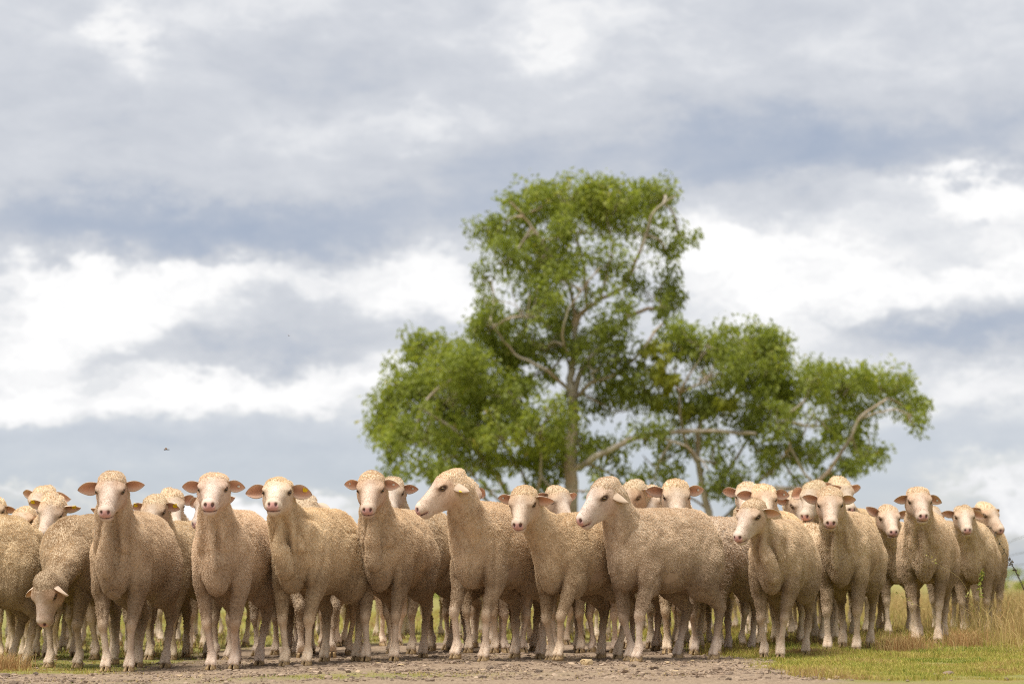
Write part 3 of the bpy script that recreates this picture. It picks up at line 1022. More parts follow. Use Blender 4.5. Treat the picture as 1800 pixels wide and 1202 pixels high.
FLEECE = 1.0
SHEEP = [
    # ---- front row, left to right
    dict(chest=(-125, 12.45), th=62, s=0.99, head=(-235, 885), hyaw=60, label='sheep cut off by the left edge of the picture, only its hindquarters showing'),
    dict(chest=(122, 12.5), th=26, s=1.0, head=(84, 1034), hyaw=24, pitch=66, dd=0.42, ears=((10, -50, 0), (12, -45, 0)), tags='l', label='sheep with its head lowered to the ground, nose down as if grazing'),
    dict(chest=(212, 12.0), th=9, s=1.0, head=(197, 858), hyaw=0, pitch=25, fold=1.0, label='woolly sheep facing the camera, just right of the grazing sheep, hanging throat fold'),
    dict(chest=(391, 12.0), th=9, s=1.0, head=(376, 858), hyaw=0, pitch=17, fold=0.25, tags='l', topk=0.9, label='smooth-necked sheep facing the camera, third standing sheep from the left, chin level'),
    dict(chest=(526, 12.2), th=20, s=1.0, head=(489, 866), hyaw=2, pitch=9, fold=1.0, tags='L', feet=[(0.02, -0.03, 0), (0.02, 0.0, 0), (0, 0, 0), (0.04, 0, 0)], label='sheep with lifted chin and one yellow tag inside its right-hand ear'),
    dict(chest=(674, 12.6), th=12, s=1.0, head=(653, 856), hyaw=3, pitch=26, fold=0.9, tags='rl', label='sheep facing the camera left of the big sheep in profile, pale front leg'),
    dict(chest=(838, 12.5), bare=True, th=30, s=1.04, head=(793, 853), hyaw=76, pitch=26, roll=0, ears=((78, -60, 45), (30, 30, 0)), tags='L', dd=0.24, feet=[(0, 0, 0), (0.07, 0, 0.015), (0, 0, 0), (0.05, 0, 0)], topk=0.75, label='tallest sheep, in left profile, yellow tag on its folded ear'),
    dict(chest=(982, 12.5), bare=True, th=36, s=0.97, head=(922, 881), hyaw=16, pitch=33, feet=[(0.14, -0.01, 0.012), (-0.03, 0, 0), (0.08, 0, 0), (-0.05, 0, 0)], ears=((6, 4, 0), (4, 6, 0)), tags='r', topk=0.8, label='striding sheep with pale outstretched front leg, between the two sheep in profile'),
    dict(chest=(1112, 12.5), bare=True, th=46, s=1.0, head=(1066, 869), hyaw=60, pitch=30, ears=((80, -50, 40), (25, 30, 0)), tags='l', feet=[(0.05, 0, 0), (0.0, 0, 0), (0.0, 0, 0), (0.10, 0, 0)], dd=0.13, label='large sheep side on, looking left, whole flank and bare belly patch showing'),
    dict(chest=(1358, 13.0), th=18, s=0.94, head=(1324, 903), hyaw=38, pitch=30, fold=0.9, ears=((25, 20, 0), (20, 20, 0)), feet=[(0.02, -0.03, 0), (-0.02, 0, 0), (0, 0, 0), (0, 0, 0)], label='sheep looking left with half-shut eye at the edge of the gravel, deep neck folds'),
    dict(chest=(1478, 13.9), th=17, s=1.01, head=(1459, 882), hyaw=7, pitch=28, fold=0.4, label='sheep facing the camera on the green grass, right of the half-shut-eyed sheep'),
    dict(chest=(1622, 15.0), th=13, s=1.03, head=(1615, 879), hyaw=1, pitch=22, fold=0.5, tags='l', label='sheep with wide-spread ears standing tallest in the dry grass at right'),
    dict(chest=(1706, 16.6), th=13, s=0.98, head=(1694, 906), hyaw=3, pitch=22, ears=((28, 5, 0), (-6, 5, 0)), res=2, label='smaller sheep facing the camera with uneven ears, beside the right edge'),
    # ---- second and third rows
    dict(chest=(1575, 16.3), th=8, s=0.97, head=(1561, 908), hyaw=-2, pitch=22, ears=((10, 5, 0), (-25, 5, 0)), res=2, label='sheep peering between two bodies, left of the tall sheep in dry grass'),
    dict(chest=(1731, 17.9), th=5, s=1.03, head=(1733, 902), hyaw=-34, pitch=30, res=2, label='rightmost sheep of the flock, head turned away to the right'),
    dict(chest=(1655, 17.2), th=15, s=1.0, head=(1634, 906), hyaw=-25, pitch=25, ears=((30, 5, 0), (0, 5, 0)), res=3, label='sheep almost hidden behind the wide-eared sheep, one drooping ear showing'),
    dict(chest=(75, 13.75), th=2, s=1.0, head=(92, 893), hyaw=8, pitch=42, roll=-14, tags='LR', dd=0.3, ears=((-8, 5, 0), (20, 5, 0)), res=2, label='sheep above the grazing sheep, tilted head with yellow tags in both ears'),
    dict(chest=(84, 15.0), th=-8, s=1.04, head=(77, 876), hyaw=22, pitch=30, roll=-8, ears=((0, 5, 0), (4, 5, 0)), res=2, label='sheep at the back left, ears held level above the two-tagged sheep'),
    dict(chest=(28, 13.9), th=-4, s=0.95, head=(42, 913), hyaw=4, pitch=20, ears=((20, 5, 0), (30, 5, 0)), res=2, label='sheep with pink nose peeping out right of the cut-off hindquarters at left'),
    dict(chest=(288, 13.7), th=16, s=0.99, head=(273, 893), hyaw=6, pitch=34, roll=0, tags='LR', ears=((14, 5, 0), (10, 5, 0)), res=2, label='sheep between the first two camera-facing sheep, yellow tags in both drooping ears'),
    dict(chest=(325, 15.0), th=18, s=1.04, head=(301, 882), hyaw=-20, pitch=35, res=3, label='sheep mostly hidden behind the double-tagged one in the gap at left'),
    dict(chest=(398, 13.55), th=45, s=0.98, head=(369, 884), hyaw=24, pitch=30, dd=0.25, res=2, label='sheep hidden behind the smooth-necked sheep, one ear and pink nostril showing'),
    dict(chest=(4, 15.2), th=4, s=1.0, head=(-9, 895), hyaw=0, pitch=25, res=3, label='sheep behind the cut-off hindquarters, only an ear tip at the left edge'),
    dict(chest=(188, 13.8), th=28, s=1.0, head=(205, 905), hyaw=10, pitch=40, res=3, label='sheep behind the throat-fold sheep, only its back and legs showing'),
    dict(chest=(560, 13.9), th=175, s=1.0, head=(537, 893), hyaw=170, pitch=25, res=3, dd=-0.24, label='sheep turned away behind the chin-up sheep, woolly poll showing'),
    dict(chest=(704, 13.7), th=22, s=1.03, head=(689, 862), hyaw=0, pitch=30, res=2, tags='l', label='sheep directly behind the pale-legged sheep, one pink ear showing'),
    dict(chest=(845, 13.9), th=26, s=1.02, head=(819, 866), hyaw=-28, pitch=30, ears=((34, 10, 0), (5, 5, 0)), res=3, label='sheep behind the neck of the tallest profile sheep, one drooping ear showing'),
    dict(chest=(992, 13.9), th=18, s=0.99, head=(979, 877), hyaw=-28, pitch=30, res=2, label='sheep behind the striding sheep, woolly crown and one eye showing'),
    dict(chest=(1196, 13.75), th=6, s=1.05, head=(1188, 868), hyaw=0, pitch=32, res=2, tags='l', label='sheep looking over the back of the side-on sheep, both ears spread'),
    dict(chest=(1172, 14.9), th=14, s=1.02, head=(1146, 877), hyaw=16, pitch=32, res=3, label='sheep half hidden left of the one looking over a back'),
    dict(chest=(1118, 14.8), th=20, s=1.05, head=(1115, 868), hyaw=38, pitch=35, res=3, label='sheep behind the neck of the side-on sheep, only a woolly crown showing'),
    dict(chest=(1240, 13.5), th=26, s=0.97, head=(1205, 985), hyaw=20, pitch=55, res=3, label='sheep behind the rump of the side-on sheep, only its hindquarters showing'),
    dict(chest=(1352, 14.5), th=16, s=1.03, head=(1342, 873), hyaw=0, pitch=28, tags='l', res=2, label='sheep above the half-shut-eyed sheep, dark eyes, ears out level'),
    dict(chest=(1318, 15.8), th=14, s=1.06, head=(1313, 868), hyaw=10, pitch=28, res=3, label='sheep behind at the foot of the tree, pale ear pointing left'),
    dict(chest=(1405, 15.9), th=20, s=1.0, head=(1402, 884), hyaw=-20, pitch=35, res=3, label='sheep far back in the gap between two heads, scrap of wool and face showing'),
    dict(chest=(1448, 15.3), th=16, s=1.06, head=(1432, 868), hyaw=30, pitch=32, res=2, label='sheep half hidden left behind the sheep on green grass, white muzzle showing'),
    dict(chest=(1500, 16.4), th=16, s=1.08, head=(1476, 862), hyaw=-24, pitch=32, res=3, label='sheep behind the head of the sheep on green grass, dirty ear tip showing'),
    # ---- third rank, seen only as legs and scraps of back between the others
    dict(chest=(470, 14.3), th=24, s=0.97, head=(455, 940), hyaw=10, pitch=50, res=3, label='sheep seen only as legs between the smooth-necked and chin-up sheep'),
    dict(chest=(600, 13.8), th=-30, s=0.96, head=(640, 945), hyaw=-30, pitch=55, res=3, label='sheep seen only as legs between the chin-up and pale-legged sheep'),
    dict(chest=(770, 14.6), th=35, s=0.97, head=(755, 945), hyaw=30, pitch=50, res=3, label='sheep seen only as legs left of the tallest profile sheep'),
    dict(chest=(905, 13.9), th=-25, s=0.97, head=(930, 945), hyaw=-30, pitch=50, res=3, label='sheep seen only as legs between the tallest and the striding sheep'),
    dict(chest=(1060, 13.9), th=30, s=0.97, head=(1050, 950), hyaw=20, pitch=50, res=3, label='sheep seen only as legs behind the striding sheep and the side-on sheep'),
    dict(chest=(1285, 14.5), th=-20, s=0.95, head=(1300, 960), hyaw=-10, pitch=50, res=3, label='sheep seen only as legs left of the half-shut-eyed sheep'),
    dict(chest=(150, 15.0), th=20, s=0.97, head=(160, 960), hyaw=10, pitch=50, res=3, label='sheep seen only as legs behind the grazing sheep'),
    dict(chest=(1425, 14.9), th=-25, s=0.95, head=(1440, 960), hyaw=-10, pitch=50, res=3, label='sheep seen only as legs between the half-shut-eyed sheep and the sheep on grass'),
    dict(chest=(250, 14.4), th=-20, s=0.95, head=(262, 965), hyaw=-20, pitch=55, res=3, label='sheep seen only as legs right of the throat-fold sheep'),
    dict(chest=(350, 16.2), th=25, s=0.95, head=(345, 965), hyaw=20, pitch=55, res=3, label='sheep seen only as legs far back under the smooth-necked sheep'),
    dict(chest=(550, 15.9), th=15, s=0.95, head=(545, 965), hyaw=20, pitch=55, res=3, label='sheep seen only as legs far back under the chin-up sheep'),
    dict(chest=(690, 15.6), th=-35, s=0.95, head=(705, 965), hyaw=-20, pitch=55, res=3, label='sheep seen only as legs far back under the pale-legged sheep'),
    dict(chest=(850, 15.9), th=40, s=0.95, head=(835, 965), hyaw=20, pitch=55, res=3, label='sheep seen only as legs far back under the tallest profile sheep'),
    dict(chest=(985, 15.7), th=-15, s=0.95, head=(990, 965), hyaw=-20, pitch=55, res=3, label='sheep seen only as legs far back under the striding sheep'),
    dict(chest=(1165, 16.1), th=30, s=0.95, head=(1155, 965), hyaw=20, pitch=55, res=3, label='sheep seen only as legs far back under the side-on sheep'),
    dict(chest=(1375, 16.8), th=20, s=0.95, head=(1370, 965), hyaw=20, pitch=55, res=3, label='sheep seen only as legs far back under the half-shut-eyed sheep'),
    dict(chest=(110, 17.3), th=-30, s=0.95, head=(120, 970), hyaw=-20, pitch=55, res=4, label='rearmost sheep glimpsed as thin legs behind the grazing sheep'),
    dict(chest=(225, 16.6), th=35, s=0.95, head=(220, 970), hyaw=20, pitch=55, res=4, label='rearmost sheep glimpsed as thin legs under the throat-fold sheep'),
    dict(chest=(305, 17.6), th=-10, s=0.95, head=(308, 970), hyaw=0, pitch=55, res=4, label='rearmost sheep glimpsed as thin legs under the double-tagged sheep'),
    dict(chest=(440, 16.4), th=-25, s=0.95, head=(448, 970), hyaw=-20, pitch=55, res=4, label='rearmost sheep glimpsed as thin legs right of the smooth-necked sheep'),
    dict(chest=(620, 17.2), th=35, s=0.95, head=(612, 970), hyaw=20, pitch=55, res=4, label='rearmost sheep glimpsed as thin legs left of the pale front leg'),
    dict(chest=(800, 17.4), th=-20, s=0.95, head=(805, 970), hyaw=-20, pitch=55, res=4, label='rearmost sheep glimpsed as thin legs left under the tallest profile sheep'),
    dict(chest=(930, 17.0), th=30, s=0.95, head=(925, 970), hyaw=20, pitch=55, res=4, label='rearmost sheep glimpsed as thin legs left of the striding front leg'),
    dict(chest=(1060, 16.9), th=-25, s=0.95, head=(1066, 970), hyaw=-20, pitch=55, res=4, label='rearmost sheep glimpsed as thin legs under the neck of the side-on sheep'),
    dict(chest=(1230, 17.4), th=20, s=0.95, head=(1226, 970), hyaw=20, pitch=55, res=4, label='rearmost sheep glimpsed as thin legs under the belly of the side-on sheep'),
    dict(chest=(1480, 17.8), th=-20, s=0.95, head=(1484, 970), hyaw=-20, pitch=55, res=4, label='rearmost sheep glimpsed as thin legs under the sheep on green grass'),
    dict(chest=(50, 16.4), th=30, s=0.95, head=(46, 970), hyaw=20, pitch=55, res=4, label='rearmost sheep glimpsed as thin legs beside the cut-off hindquarters'),
    dict(chest=(20, 18.6), th=-20, s=0.95, head=(28, 975), hyaw=-10, pitch=55, res=4, label="hindmost sheep showing only as slivers of leg near the cut-off hindquarters"),
    dict(chest=(90, 19.4), th=25, s=0.95, head=(82, 975), hyaw=12, pitch=55, res=4, label="hindmost sheep showing only as slivers of leg near the grazing sheep"),
    dict(chest=(165, 18.3), th=-35, s=0.95, head=(173, 975), hyaw=-18, pitch=55, res=4, label="hindmost sheep showing only as slivers of leg near the back left sheep"),
    dict(chest=(265, 19.2), th=20, s=0.95, head=(257, 975), hyaw=10, pitch=55, res=4, label="hindmost sheep showing only as slivers of leg near the throat-fold sheep"),
    dict(chest=(345, 18.5), th=-15, s=0.95, head=(353, 975), hyaw=-8, pitch=55, res=4, label="hindmost sheep showing only as slivers of leg near the smooth-necked sheep"),
    dict(chest=(400, 19.6), th=30, s=0.95, head=(392, 975), hyaw=15, pitch=55, res=4, label="hindmost sheep showing only as slivers of leg near the smooth-necked sheep's rump"),
    dict(chest=(505, 18.4), th=20, s=0.95, head=(497, 975), hyaw=10, pitch=55, res=4, label="hindmost sheep showing only as slivers of leg near the chin-up sheep's forelegs"),
    dict(chest=(575, 19.4), th=-30, s=0.95, head=(583, 975), hyaw=-15, pitch=55, res=4, label="hindmost sheep showing only as slivers of leg near the chin-up sheep's flank"),
    dict(chest=(655, 18.6), th=25, s=0.95, head=(647, 975), hyaw=12, pitch=55, res=4, label="hindmost sheep showing only as slivers of leg near the pale front leg"),
    dict(chest=(735, 19.0), th=-20, s=0.95, head=(743, 975), hyaw=-10, pitch=55, res=4, label="hindmost sheep showing only as slivers of leg near the gap right of the pale-legged sheep"),
    dict(chest=(830, 18.9), th=30, s=0.95, head=(822, 975), hyaw=15, pitch=55, res=4, label="hindmost sheep showing only as slivers of leg near the tallest sheep's chest"),
    dict(chest=(890, 19.7), th=-25, s=0.95, head=(898, 975), hyaw=-13, pitch=55, res=4, label="hindmost sheep showing only as slivers of leg near the tallest sheep's flank"),
    dict(chest=(960, 18.6), th=15, s=0.95, head=(952, 975), hyaw=7, pitch=55, res=4, label="hindmost sheep showing only as slivers of leg near the striding sheep's hoof"),
    dict(chest=(1020, 19.5), th=-30, s=0.95, head=(1028, 975), hyaw=-15, pitch=55, res=4, label="hindmost sheep showing only as slivers of leg near the striding sheep's flank"),
    dict(chest=(1100, 18.8), th=25, s=0.95, head=(1092, 975), hyaw=12, pitch=55, res=4, label="hindmost sheep showing only as slivers of leg near the side-on sheep's forelegs"),
    dict(chest=(1190, 19.3), th=-20, s=0.95, head=(1198, 975), hyaw=-10, pitch=55, res=4, label="hindmost sheep showing only as slivers of leg near the side-on sheep's belly"),
    dict(chest=(1275, 18.5), th=30, s=0.95, head=(1267, 975), hyaw=15, pitch=55, res=4, label="hindmost sheep showing only as slivers of leg near the side-on sheep's rump"),
    dict(chest=(1330, 19.4), th=-15, s=0.95, head=(1338, 975), hyaw=-8, pitch=55, res=4, label="hindmost sheep showing only as slivers of leg near the half-shut-eyed sheep's chest"),
    dict(chest=(1420, 18.7), th=20, s=0.95, head=(1412, 975), hyaw=10, pitch=55, res=4, label="hindmost sheep showing only as slivers of leg near the gap before the sheep on grass"),
    dict(chest=(1540, 19.3), th=-25, s=0.95, head=(1548, 975), hyaw=-13, pitch=55, res=4, label="hindmost sheep showing only as slivers of leg near the peering sheep"),
]
for _i, _sp in enumerate(SHEEP):
    build_sheep(_i, _sp)
# ---------------------------------------------------------------- gum trees behind the flock
TD = 70.0
TS = FPX / TD            # photograph pixels per metre at the tree


def tp(px, py, dy=0.0):
    return np.array(at(px, py, TD + dy))


def tube(points, radii, n=7):
    P = np.asarray(points, float)
    V, F = [], []
    up = np.array([0.3, 1.0, 0.2])
    for i, p in enumerate(P):
        t = P[min(i + 1, len(P) - 1)] - P[max(i - 1, 0)]
        t = t / (np.linalg.norm(t) + 1e-9)
        a = np.cross(t, up)
        a /= np.linalg.norm(a) + 1e-9
        b = np.cross(t, a)
        for k in range(n):
            an = 2 * math.pi * k / n
            V.append(p + radii[i] * (math.cos(an) * a + math.sin(an) * b))
    for i in range(len(P) - 1):
        for k in range(n):
            F.append([i * n + k, i * n + (k + 1) % n, (i + 1) * n + (k + 1) % n, (i + 1) * n + k])
    return np.array(V), np.array(F)


def smooth_path(pts, sub=4, jit=0.0, rng=None):
    pts = np.asarray(pts, float)
    out = []
    for i in range(len(pts) - 1):
        p0, p1, p2, p3 = pts[max(i - 1, 0)], pts[i], pts[i + 1], pts[min(i + 2, len(pts) - 1)]
        for k in range(sub):
            t = k / sub
            out.append(0.5 * ((2 * p1) + (-p0 + p2) * t + (2 * p0 - 5 * p1 + 4 * p2 - p3) * t * t + (-p0 + 3 * p1 - 3 * p2 + p3) * t ** 3))
    out.append(pts[-1])
    out = np.array(out)
    if jit:
        out[1:-1] += rng.normal(size=out[1:-1].shape) * jit
    return out


def b_bark(t, b):
    co = ocoord(t)
    n = t.noise(t.v('MULTIPLY', co, (1, 1, 0.25)), 3.0, 5, 0.6)
    n2 = t.noise(co, 1.0, 4)
    c = t.ramp(n, [(0.3, (0.20, 0.15, 0.11)), (0.5, (0.38, 0.32, 0.25)), (0.68, (0.56, 0.50, 0.43))])
    t.put(b.inputs['Base Color'], t.mix(t.mapr(n2, 0.45, 0.65, 0.0, 0.5), c, (0.40, 0.25, 0.14)))
    bump = t.n.new('ShaderNodeBump')
    bump.inputs['Distance'].default_value = 0.03
    t.put(bump.inputs['Height'], n)
    t.put(b.inputs['Normal'], bump.outputs[0])


M_bark = material('gum_bark', b_bark, 0.85, 0.2)


def leaf_material(name, stops, transl):
    m = bpy.data.materials.new(name)
    m.use_nodes = True
    t = NT(m.node_tree)
    b = m.node_tree.nodes['Principled BSDF']
    o = m.node_tree.nodes['Material Output']
    v = attr(t, 'leafvar', 2)
    c = t.ramp(v, stops)
    t.put(b.inputs['Base Color'], c)
    b.inputs['Roughness'].default_value = 0.55
    b.inputs['Specular IOR Level'].default_value = 0.35
    tr = t.node('ShaderNodeBsdfTranslucent', {0: t.mix(1.0, c, (1.25, 1.3, 0.6), 'MULTIPLY')})
    t.put(o.inputs[0], t.node('ShaderNodeMixShader', {0: transl, 1: b.outputs[0], 2: tr}))
    return m


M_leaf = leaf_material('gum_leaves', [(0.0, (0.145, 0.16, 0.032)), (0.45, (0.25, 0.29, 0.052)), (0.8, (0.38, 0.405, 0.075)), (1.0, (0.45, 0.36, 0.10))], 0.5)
M_mist = leaf_material('mistletoe_leaves', [(0.0, (0.17, 0.185, 0.025)), (0.6, (0.30, 0.31, 0.04)), (1.0, (0.36, 0.32, 0.045))], 0.5)


def leaves_at(cent, rad_, n, size, rng, droop=1.0, var=0.5):
    """n leaves in a tuft: thin pointed blades hanging from cent"""
    d = rng.normal(size=(n, 3))
    d /= np.linalg.norm(d, axis=1, keepdims=True)
    p = cent + d * rad_ * rng.random((n, 1)) ** 0.45 * np.array([0.9, 0.9, 1.0])
    ax = rng.normal(size=(n, 3)) * 0.75 + d * 0.35 + np.array([0, 0, -0.55 * droop])
    ax /= np.linalg.norm(ax, axis=1, keepdims=True)
    sd = np.cross(ax, rng.normal(size=(n, 3)))
    sd /= np.linalg.norm(sd, axis=1, keepdims=True) + 1e-9
    L = size * rng.uniform(0.7, 1.3, (n, 1))
    Wd = L * rng.uniform(0.16, 0.26, (n, 1))
    q = np.stack([p, p + ax * L * 0.45 + sd * Wd, p + ax * L, p + ax * L * 0.45 - sd * Wd], 1)
    vv = np.clip(var + rng.normal(size=(n, 1)) * 0.16, 0, 1)
    return q.reshape(-1, 3), np.repeat(vv, 4, 1).reshape(-1)


def gum_tree(base, limbs, clumps, label, seed, mist=(), stemr=None):
    """limbs: (points as px,py[,dy], radius in px at start, at end); clumps: (px,py,rx,ry,density,var)"""
    rng = np.random.default_rng(seed)
    b0 = tp(*base)
    b0[2] = float(ground_z(0, TD))
    root = empty('tree', b0)
    skel = []
    first = True
    for (pts, r0, r1) in limbs:
        w3 = []
        for i, p in enumerate(pts):
            q = tp(p[0], p[1], p[2] if len(p) > 2 else 0.0)
            if p[1] >= 1040:
                q[2] = float(ground_z(0, TD)) - 0.1
            w3.append(q)
        path = smooth_path(w3, 5, 0.02, rng)
        rr = np.linspace(r0, r1, len(path)) / TS * 0.42
        v, f = tube(path, rr, 9)
        obj('trunk' if first else 'limb', mesh_from('limb', v - b0, f, M_bark), root)
        first = False
        skel.append((path, rr))
    sk = np.concatenate([s[0] for s in skel])
    # foliage
    LV, LA, TV, TF, tn = [], [], [], [], 0
    MV, MA = [], []
    for ci, cl in enumerate(list(clumps) + [m + ('m',) for m in mist]):
        mst = cl[-1] == 'm'
        px, py, rx, ry, dens, var = cl[:6]
        rx, ry = (rx, ry) if mst else (rx * 1.22, ry * 1.28)
        c = tp(px, py, rng.uniform(-1.6, 1.6))
        R3 = np.array([rx / TS, 0.5 * (rx + ry) / TS * 0.95, ry / TS])
        nsub = max(5, int(rx * ry / 76 * (0.25 + 0.75 * dens)))
        d = rng.normal(size=(nsub, 3))
        d /= np.linalg.norm(d, axis=1, keepdims=True)
        d[:, 2] = np.where(d[:, 2] < 0, d[:, 2] * 0.75, d[:, 2])
        d[:, 2] += 0.15 * rng.normal(size=nsub)
        cs = c + d * R3 * (0.35 + 0.65 * rng.random((nsub, 1)) ** 0.7)
        near_ = sk[np.argmin(((sk - c) ** 2).sum(1))]
        hub = c - np.array([0, 0, R3[2] * 0.4])
        # branchlets from the nearest limb to the clump, then to each tuft
        def br(a, b, ra, rb):
            nonlocal tn
            mid = 0.5 * (a + b) + rng.normal(size=3) * np.linalg.norm(b - a) * 0.10
            v, f = tube(smooth_path([a, mid, b], 3), np.linspace(ra, rb, 7), 4)
            TV.append(v)
            TF.append(f + tn)
            tn += len(v)
        if not mst:
            br(near_, hub, 0.045, 0.025)
        if not mst:                                     # thin the crown unevenly so that sky shows through
            hole = vnoise(cs, 0.75, seed) + 0.7 * vnoise(cs, 1.7, seed + 1)
            cs = cs[hole > -0.31 - 0.12 * rng.random(len(cs))]
        for s_ in cs:
            if mst:
                n = int(rng.uniform(30, 50))
                q, a = leaves_at(s_, 0.16, n, 0.20, rng, 2.4, var)
                MV.append(q)
                MA.append(a)
                continue
            if rng.random() < 0.6:
                br(hub + rng.normal(size=3) * 0.1, s_, 0.016, 0.006)
            n = int(rng.uniform(34, 70))
            top = (s_[2] - c[2]) / R3[2]
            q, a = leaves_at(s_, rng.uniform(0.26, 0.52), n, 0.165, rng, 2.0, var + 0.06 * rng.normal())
            LV.append(q)
            LA.append(a)
    V = np.concatenate(LV) - b0
    F = np.arange(len(V)).reshape(-1, 4)
    tag(obj('crown', mesh_from('crown', V, F, M_leaf, False, {'leafvar': ('FLOAT', np.concatenate(LA))}), root), kind='stuff')
    tag(obj('twigs', mesh_from('twigs', np.concatenate(TV) - b0, np.concatenate(TF), M_bark), root), kind='stuff')
    if MV:
        V = np.concatenate(MV) - b0
        F = np.arange(len(V)).reshape(-1, 4)
        o = obj('mistletoe', mesh_from('mistletoe', V, F, M_mist, False, {'leafvar': ('FLOAT', np.concatenate(MA))}), root)
        tag(o, 'yellow-green mistletoe hanging in the crown', kind='stuff')
    tag(root, label, 'tree')
    return len(V)


gum_tree((1003, 1045), [
    ([(1002, 1050), (1003, 900), (1003, 820), (1006, 760), (1008, 700)], 34, 22),
    ([(1008, 700), (1002, 665), (1013, 610), (1011, 575), (1032, 540), (1095, 507)], 19, 8),
    ([(1008, 705), (1022, 650), (1075, 590), (1112, 552), (1172, 540, 0.5)], 15, 7),
    ([(1010, 575), (1003, 510), (965, 445, -0.6), (930, 390, -0.8), (895, 355, -1)], 9, 3),
    ([(1032, 540), (1022, 455, 0.6), (1002, 385, 0.6), (985, 335, 0.8)], 9, 3),
    ([(1055, 525), (1076, 440), (1062, 365)], 7, 3),
    ([(1095, 507), (1130, 430, -0.4), (1150, 372, -0.5), (1188, 345, -0.6)], 8, 3),
    ([(1003, 690), (960, 650, -0.8), (905, 622, -1), (862, 565, -1.2)], 9, 3),
    ([(1000, 640), (985, 590, 0.7), (940, 560, 1.0)], 7, 3),
    ([(1012, 700), (1040, 672, -0.5), (1095, 650, -0.9), (1140, 600, -1)], 10, 4),
    ([(1003, 830), (1080, 785, -0.6), (1140, 765, -0.8), (1235, 757, -1), (1330, 762, -1.2)], 15, 6),
    ([(1145, 765, -0.8), (1205, 785, -1.2), (1245, 825, -1.4)], 7, 3),
    ([(1012, 640), (990, 600, -1), (1000, 545, -1.4), (1055, 470, -1.4)], 6, 3),
], [
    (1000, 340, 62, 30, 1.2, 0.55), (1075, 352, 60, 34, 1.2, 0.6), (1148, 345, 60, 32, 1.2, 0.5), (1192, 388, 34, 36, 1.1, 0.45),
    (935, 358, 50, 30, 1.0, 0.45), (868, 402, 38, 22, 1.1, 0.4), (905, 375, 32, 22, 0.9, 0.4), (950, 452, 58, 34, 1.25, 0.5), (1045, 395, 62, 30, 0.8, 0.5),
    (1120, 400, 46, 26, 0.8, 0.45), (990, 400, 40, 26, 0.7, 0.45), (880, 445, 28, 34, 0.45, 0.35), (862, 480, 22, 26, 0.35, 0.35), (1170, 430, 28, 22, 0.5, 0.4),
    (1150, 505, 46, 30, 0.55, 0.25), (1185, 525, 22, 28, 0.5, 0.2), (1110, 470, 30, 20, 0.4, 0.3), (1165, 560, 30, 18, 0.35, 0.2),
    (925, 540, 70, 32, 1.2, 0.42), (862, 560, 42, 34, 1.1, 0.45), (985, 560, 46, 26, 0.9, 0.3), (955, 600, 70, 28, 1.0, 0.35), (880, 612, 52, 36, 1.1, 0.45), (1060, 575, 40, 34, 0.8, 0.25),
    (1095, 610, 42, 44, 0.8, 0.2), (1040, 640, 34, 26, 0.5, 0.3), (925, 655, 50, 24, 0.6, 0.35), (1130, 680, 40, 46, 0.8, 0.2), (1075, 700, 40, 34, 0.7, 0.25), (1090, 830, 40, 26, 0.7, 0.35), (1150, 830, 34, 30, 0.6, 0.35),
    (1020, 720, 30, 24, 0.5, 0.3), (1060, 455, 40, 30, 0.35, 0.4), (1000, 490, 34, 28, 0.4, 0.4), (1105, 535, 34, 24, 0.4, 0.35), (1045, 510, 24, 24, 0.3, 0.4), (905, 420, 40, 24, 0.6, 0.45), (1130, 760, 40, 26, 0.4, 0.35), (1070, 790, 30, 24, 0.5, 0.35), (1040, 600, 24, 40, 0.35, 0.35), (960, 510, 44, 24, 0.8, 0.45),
], 'tall gum tree with bare forked trunk and high open crown', 3,
    mist=[(1145, 630, 26, 44, 1.1, 0.6), (1150, 690, 18, 30, 0.9, 0.4)])

gum_tree((905, 1045), [
    ([(905, 1050), (905, 960), (900, 900), (870, 830, -0.3), (808, 765, -0.8), (740, 715, -1)], 17, 4),
    ([(910, 930), (925, 850, 0.5), (890, 785, 0.8), (850, 715, 0.8)], 9, 3),
    ([(908, 930), (945, 860, -0.5), (950, 800, -0.7), (930, 740, -0.8)], 9, 3),
    ([(905, 960), (855, 880, 0.6), (780, 830, 1), (700, 790, 1)], 8, 3),
    ([(905, 940), (965, 870, 0.2), (1000, 810, 0.8), (1020, 770, 0.8)], 8, 3),
    ([(900, 900), (845, 850, -0.6), (800, 800, -0.8)], 6, 3),
], [
    (760, 615, 52, 26, 1.1, 0.55), (815, 640, 60, 34, 1.1, 0.5), (722, 665, 44, 38, 1.1, 0.55), (690, 735, 40, 44, 1.1, 0.5), (682, 790, 30, 24, 1.0, 0.45),
    (780, 690, 66, 42, 1.1, 0.5), (860, 690, 70, 40, 1.1, 0.5), (740, 760, 60, 42, 1.1, 0.5), (810, 760, 64, 40, 1.0, 0.45), (880, 750, 66, 38, 1.1, 0.55),
    (945, 745, 66, 38, 1.1, 0.55), (1010, 760, 56, 34, 1.1, 0.55), (1050, 790, 36, 28, 0.9, 0.45), (910, 800, 60, 26, 0.8, 0.45), (835, 810, 50, 26, 0.7, 0.4), (740, 815, 46, 22, 0.8, 0.45),
    (985, 810, 50, 22, 0.8, 0.45), (690, 826, 26, 12, 0.6, 0.45), (870, 855, 36, 16, 0.5, 0.35), (790, 842, 26, 12, 0.4, 0.4), (960, 850, 40, 20, 0.5, 0.35), (1045, 850, 30, 26, 0.6, 0.35), (905, 690, 40, 30, 0.9, 0.4),
], 'low spreading gum tree with dense crown, left of the tall forked tree', 4)

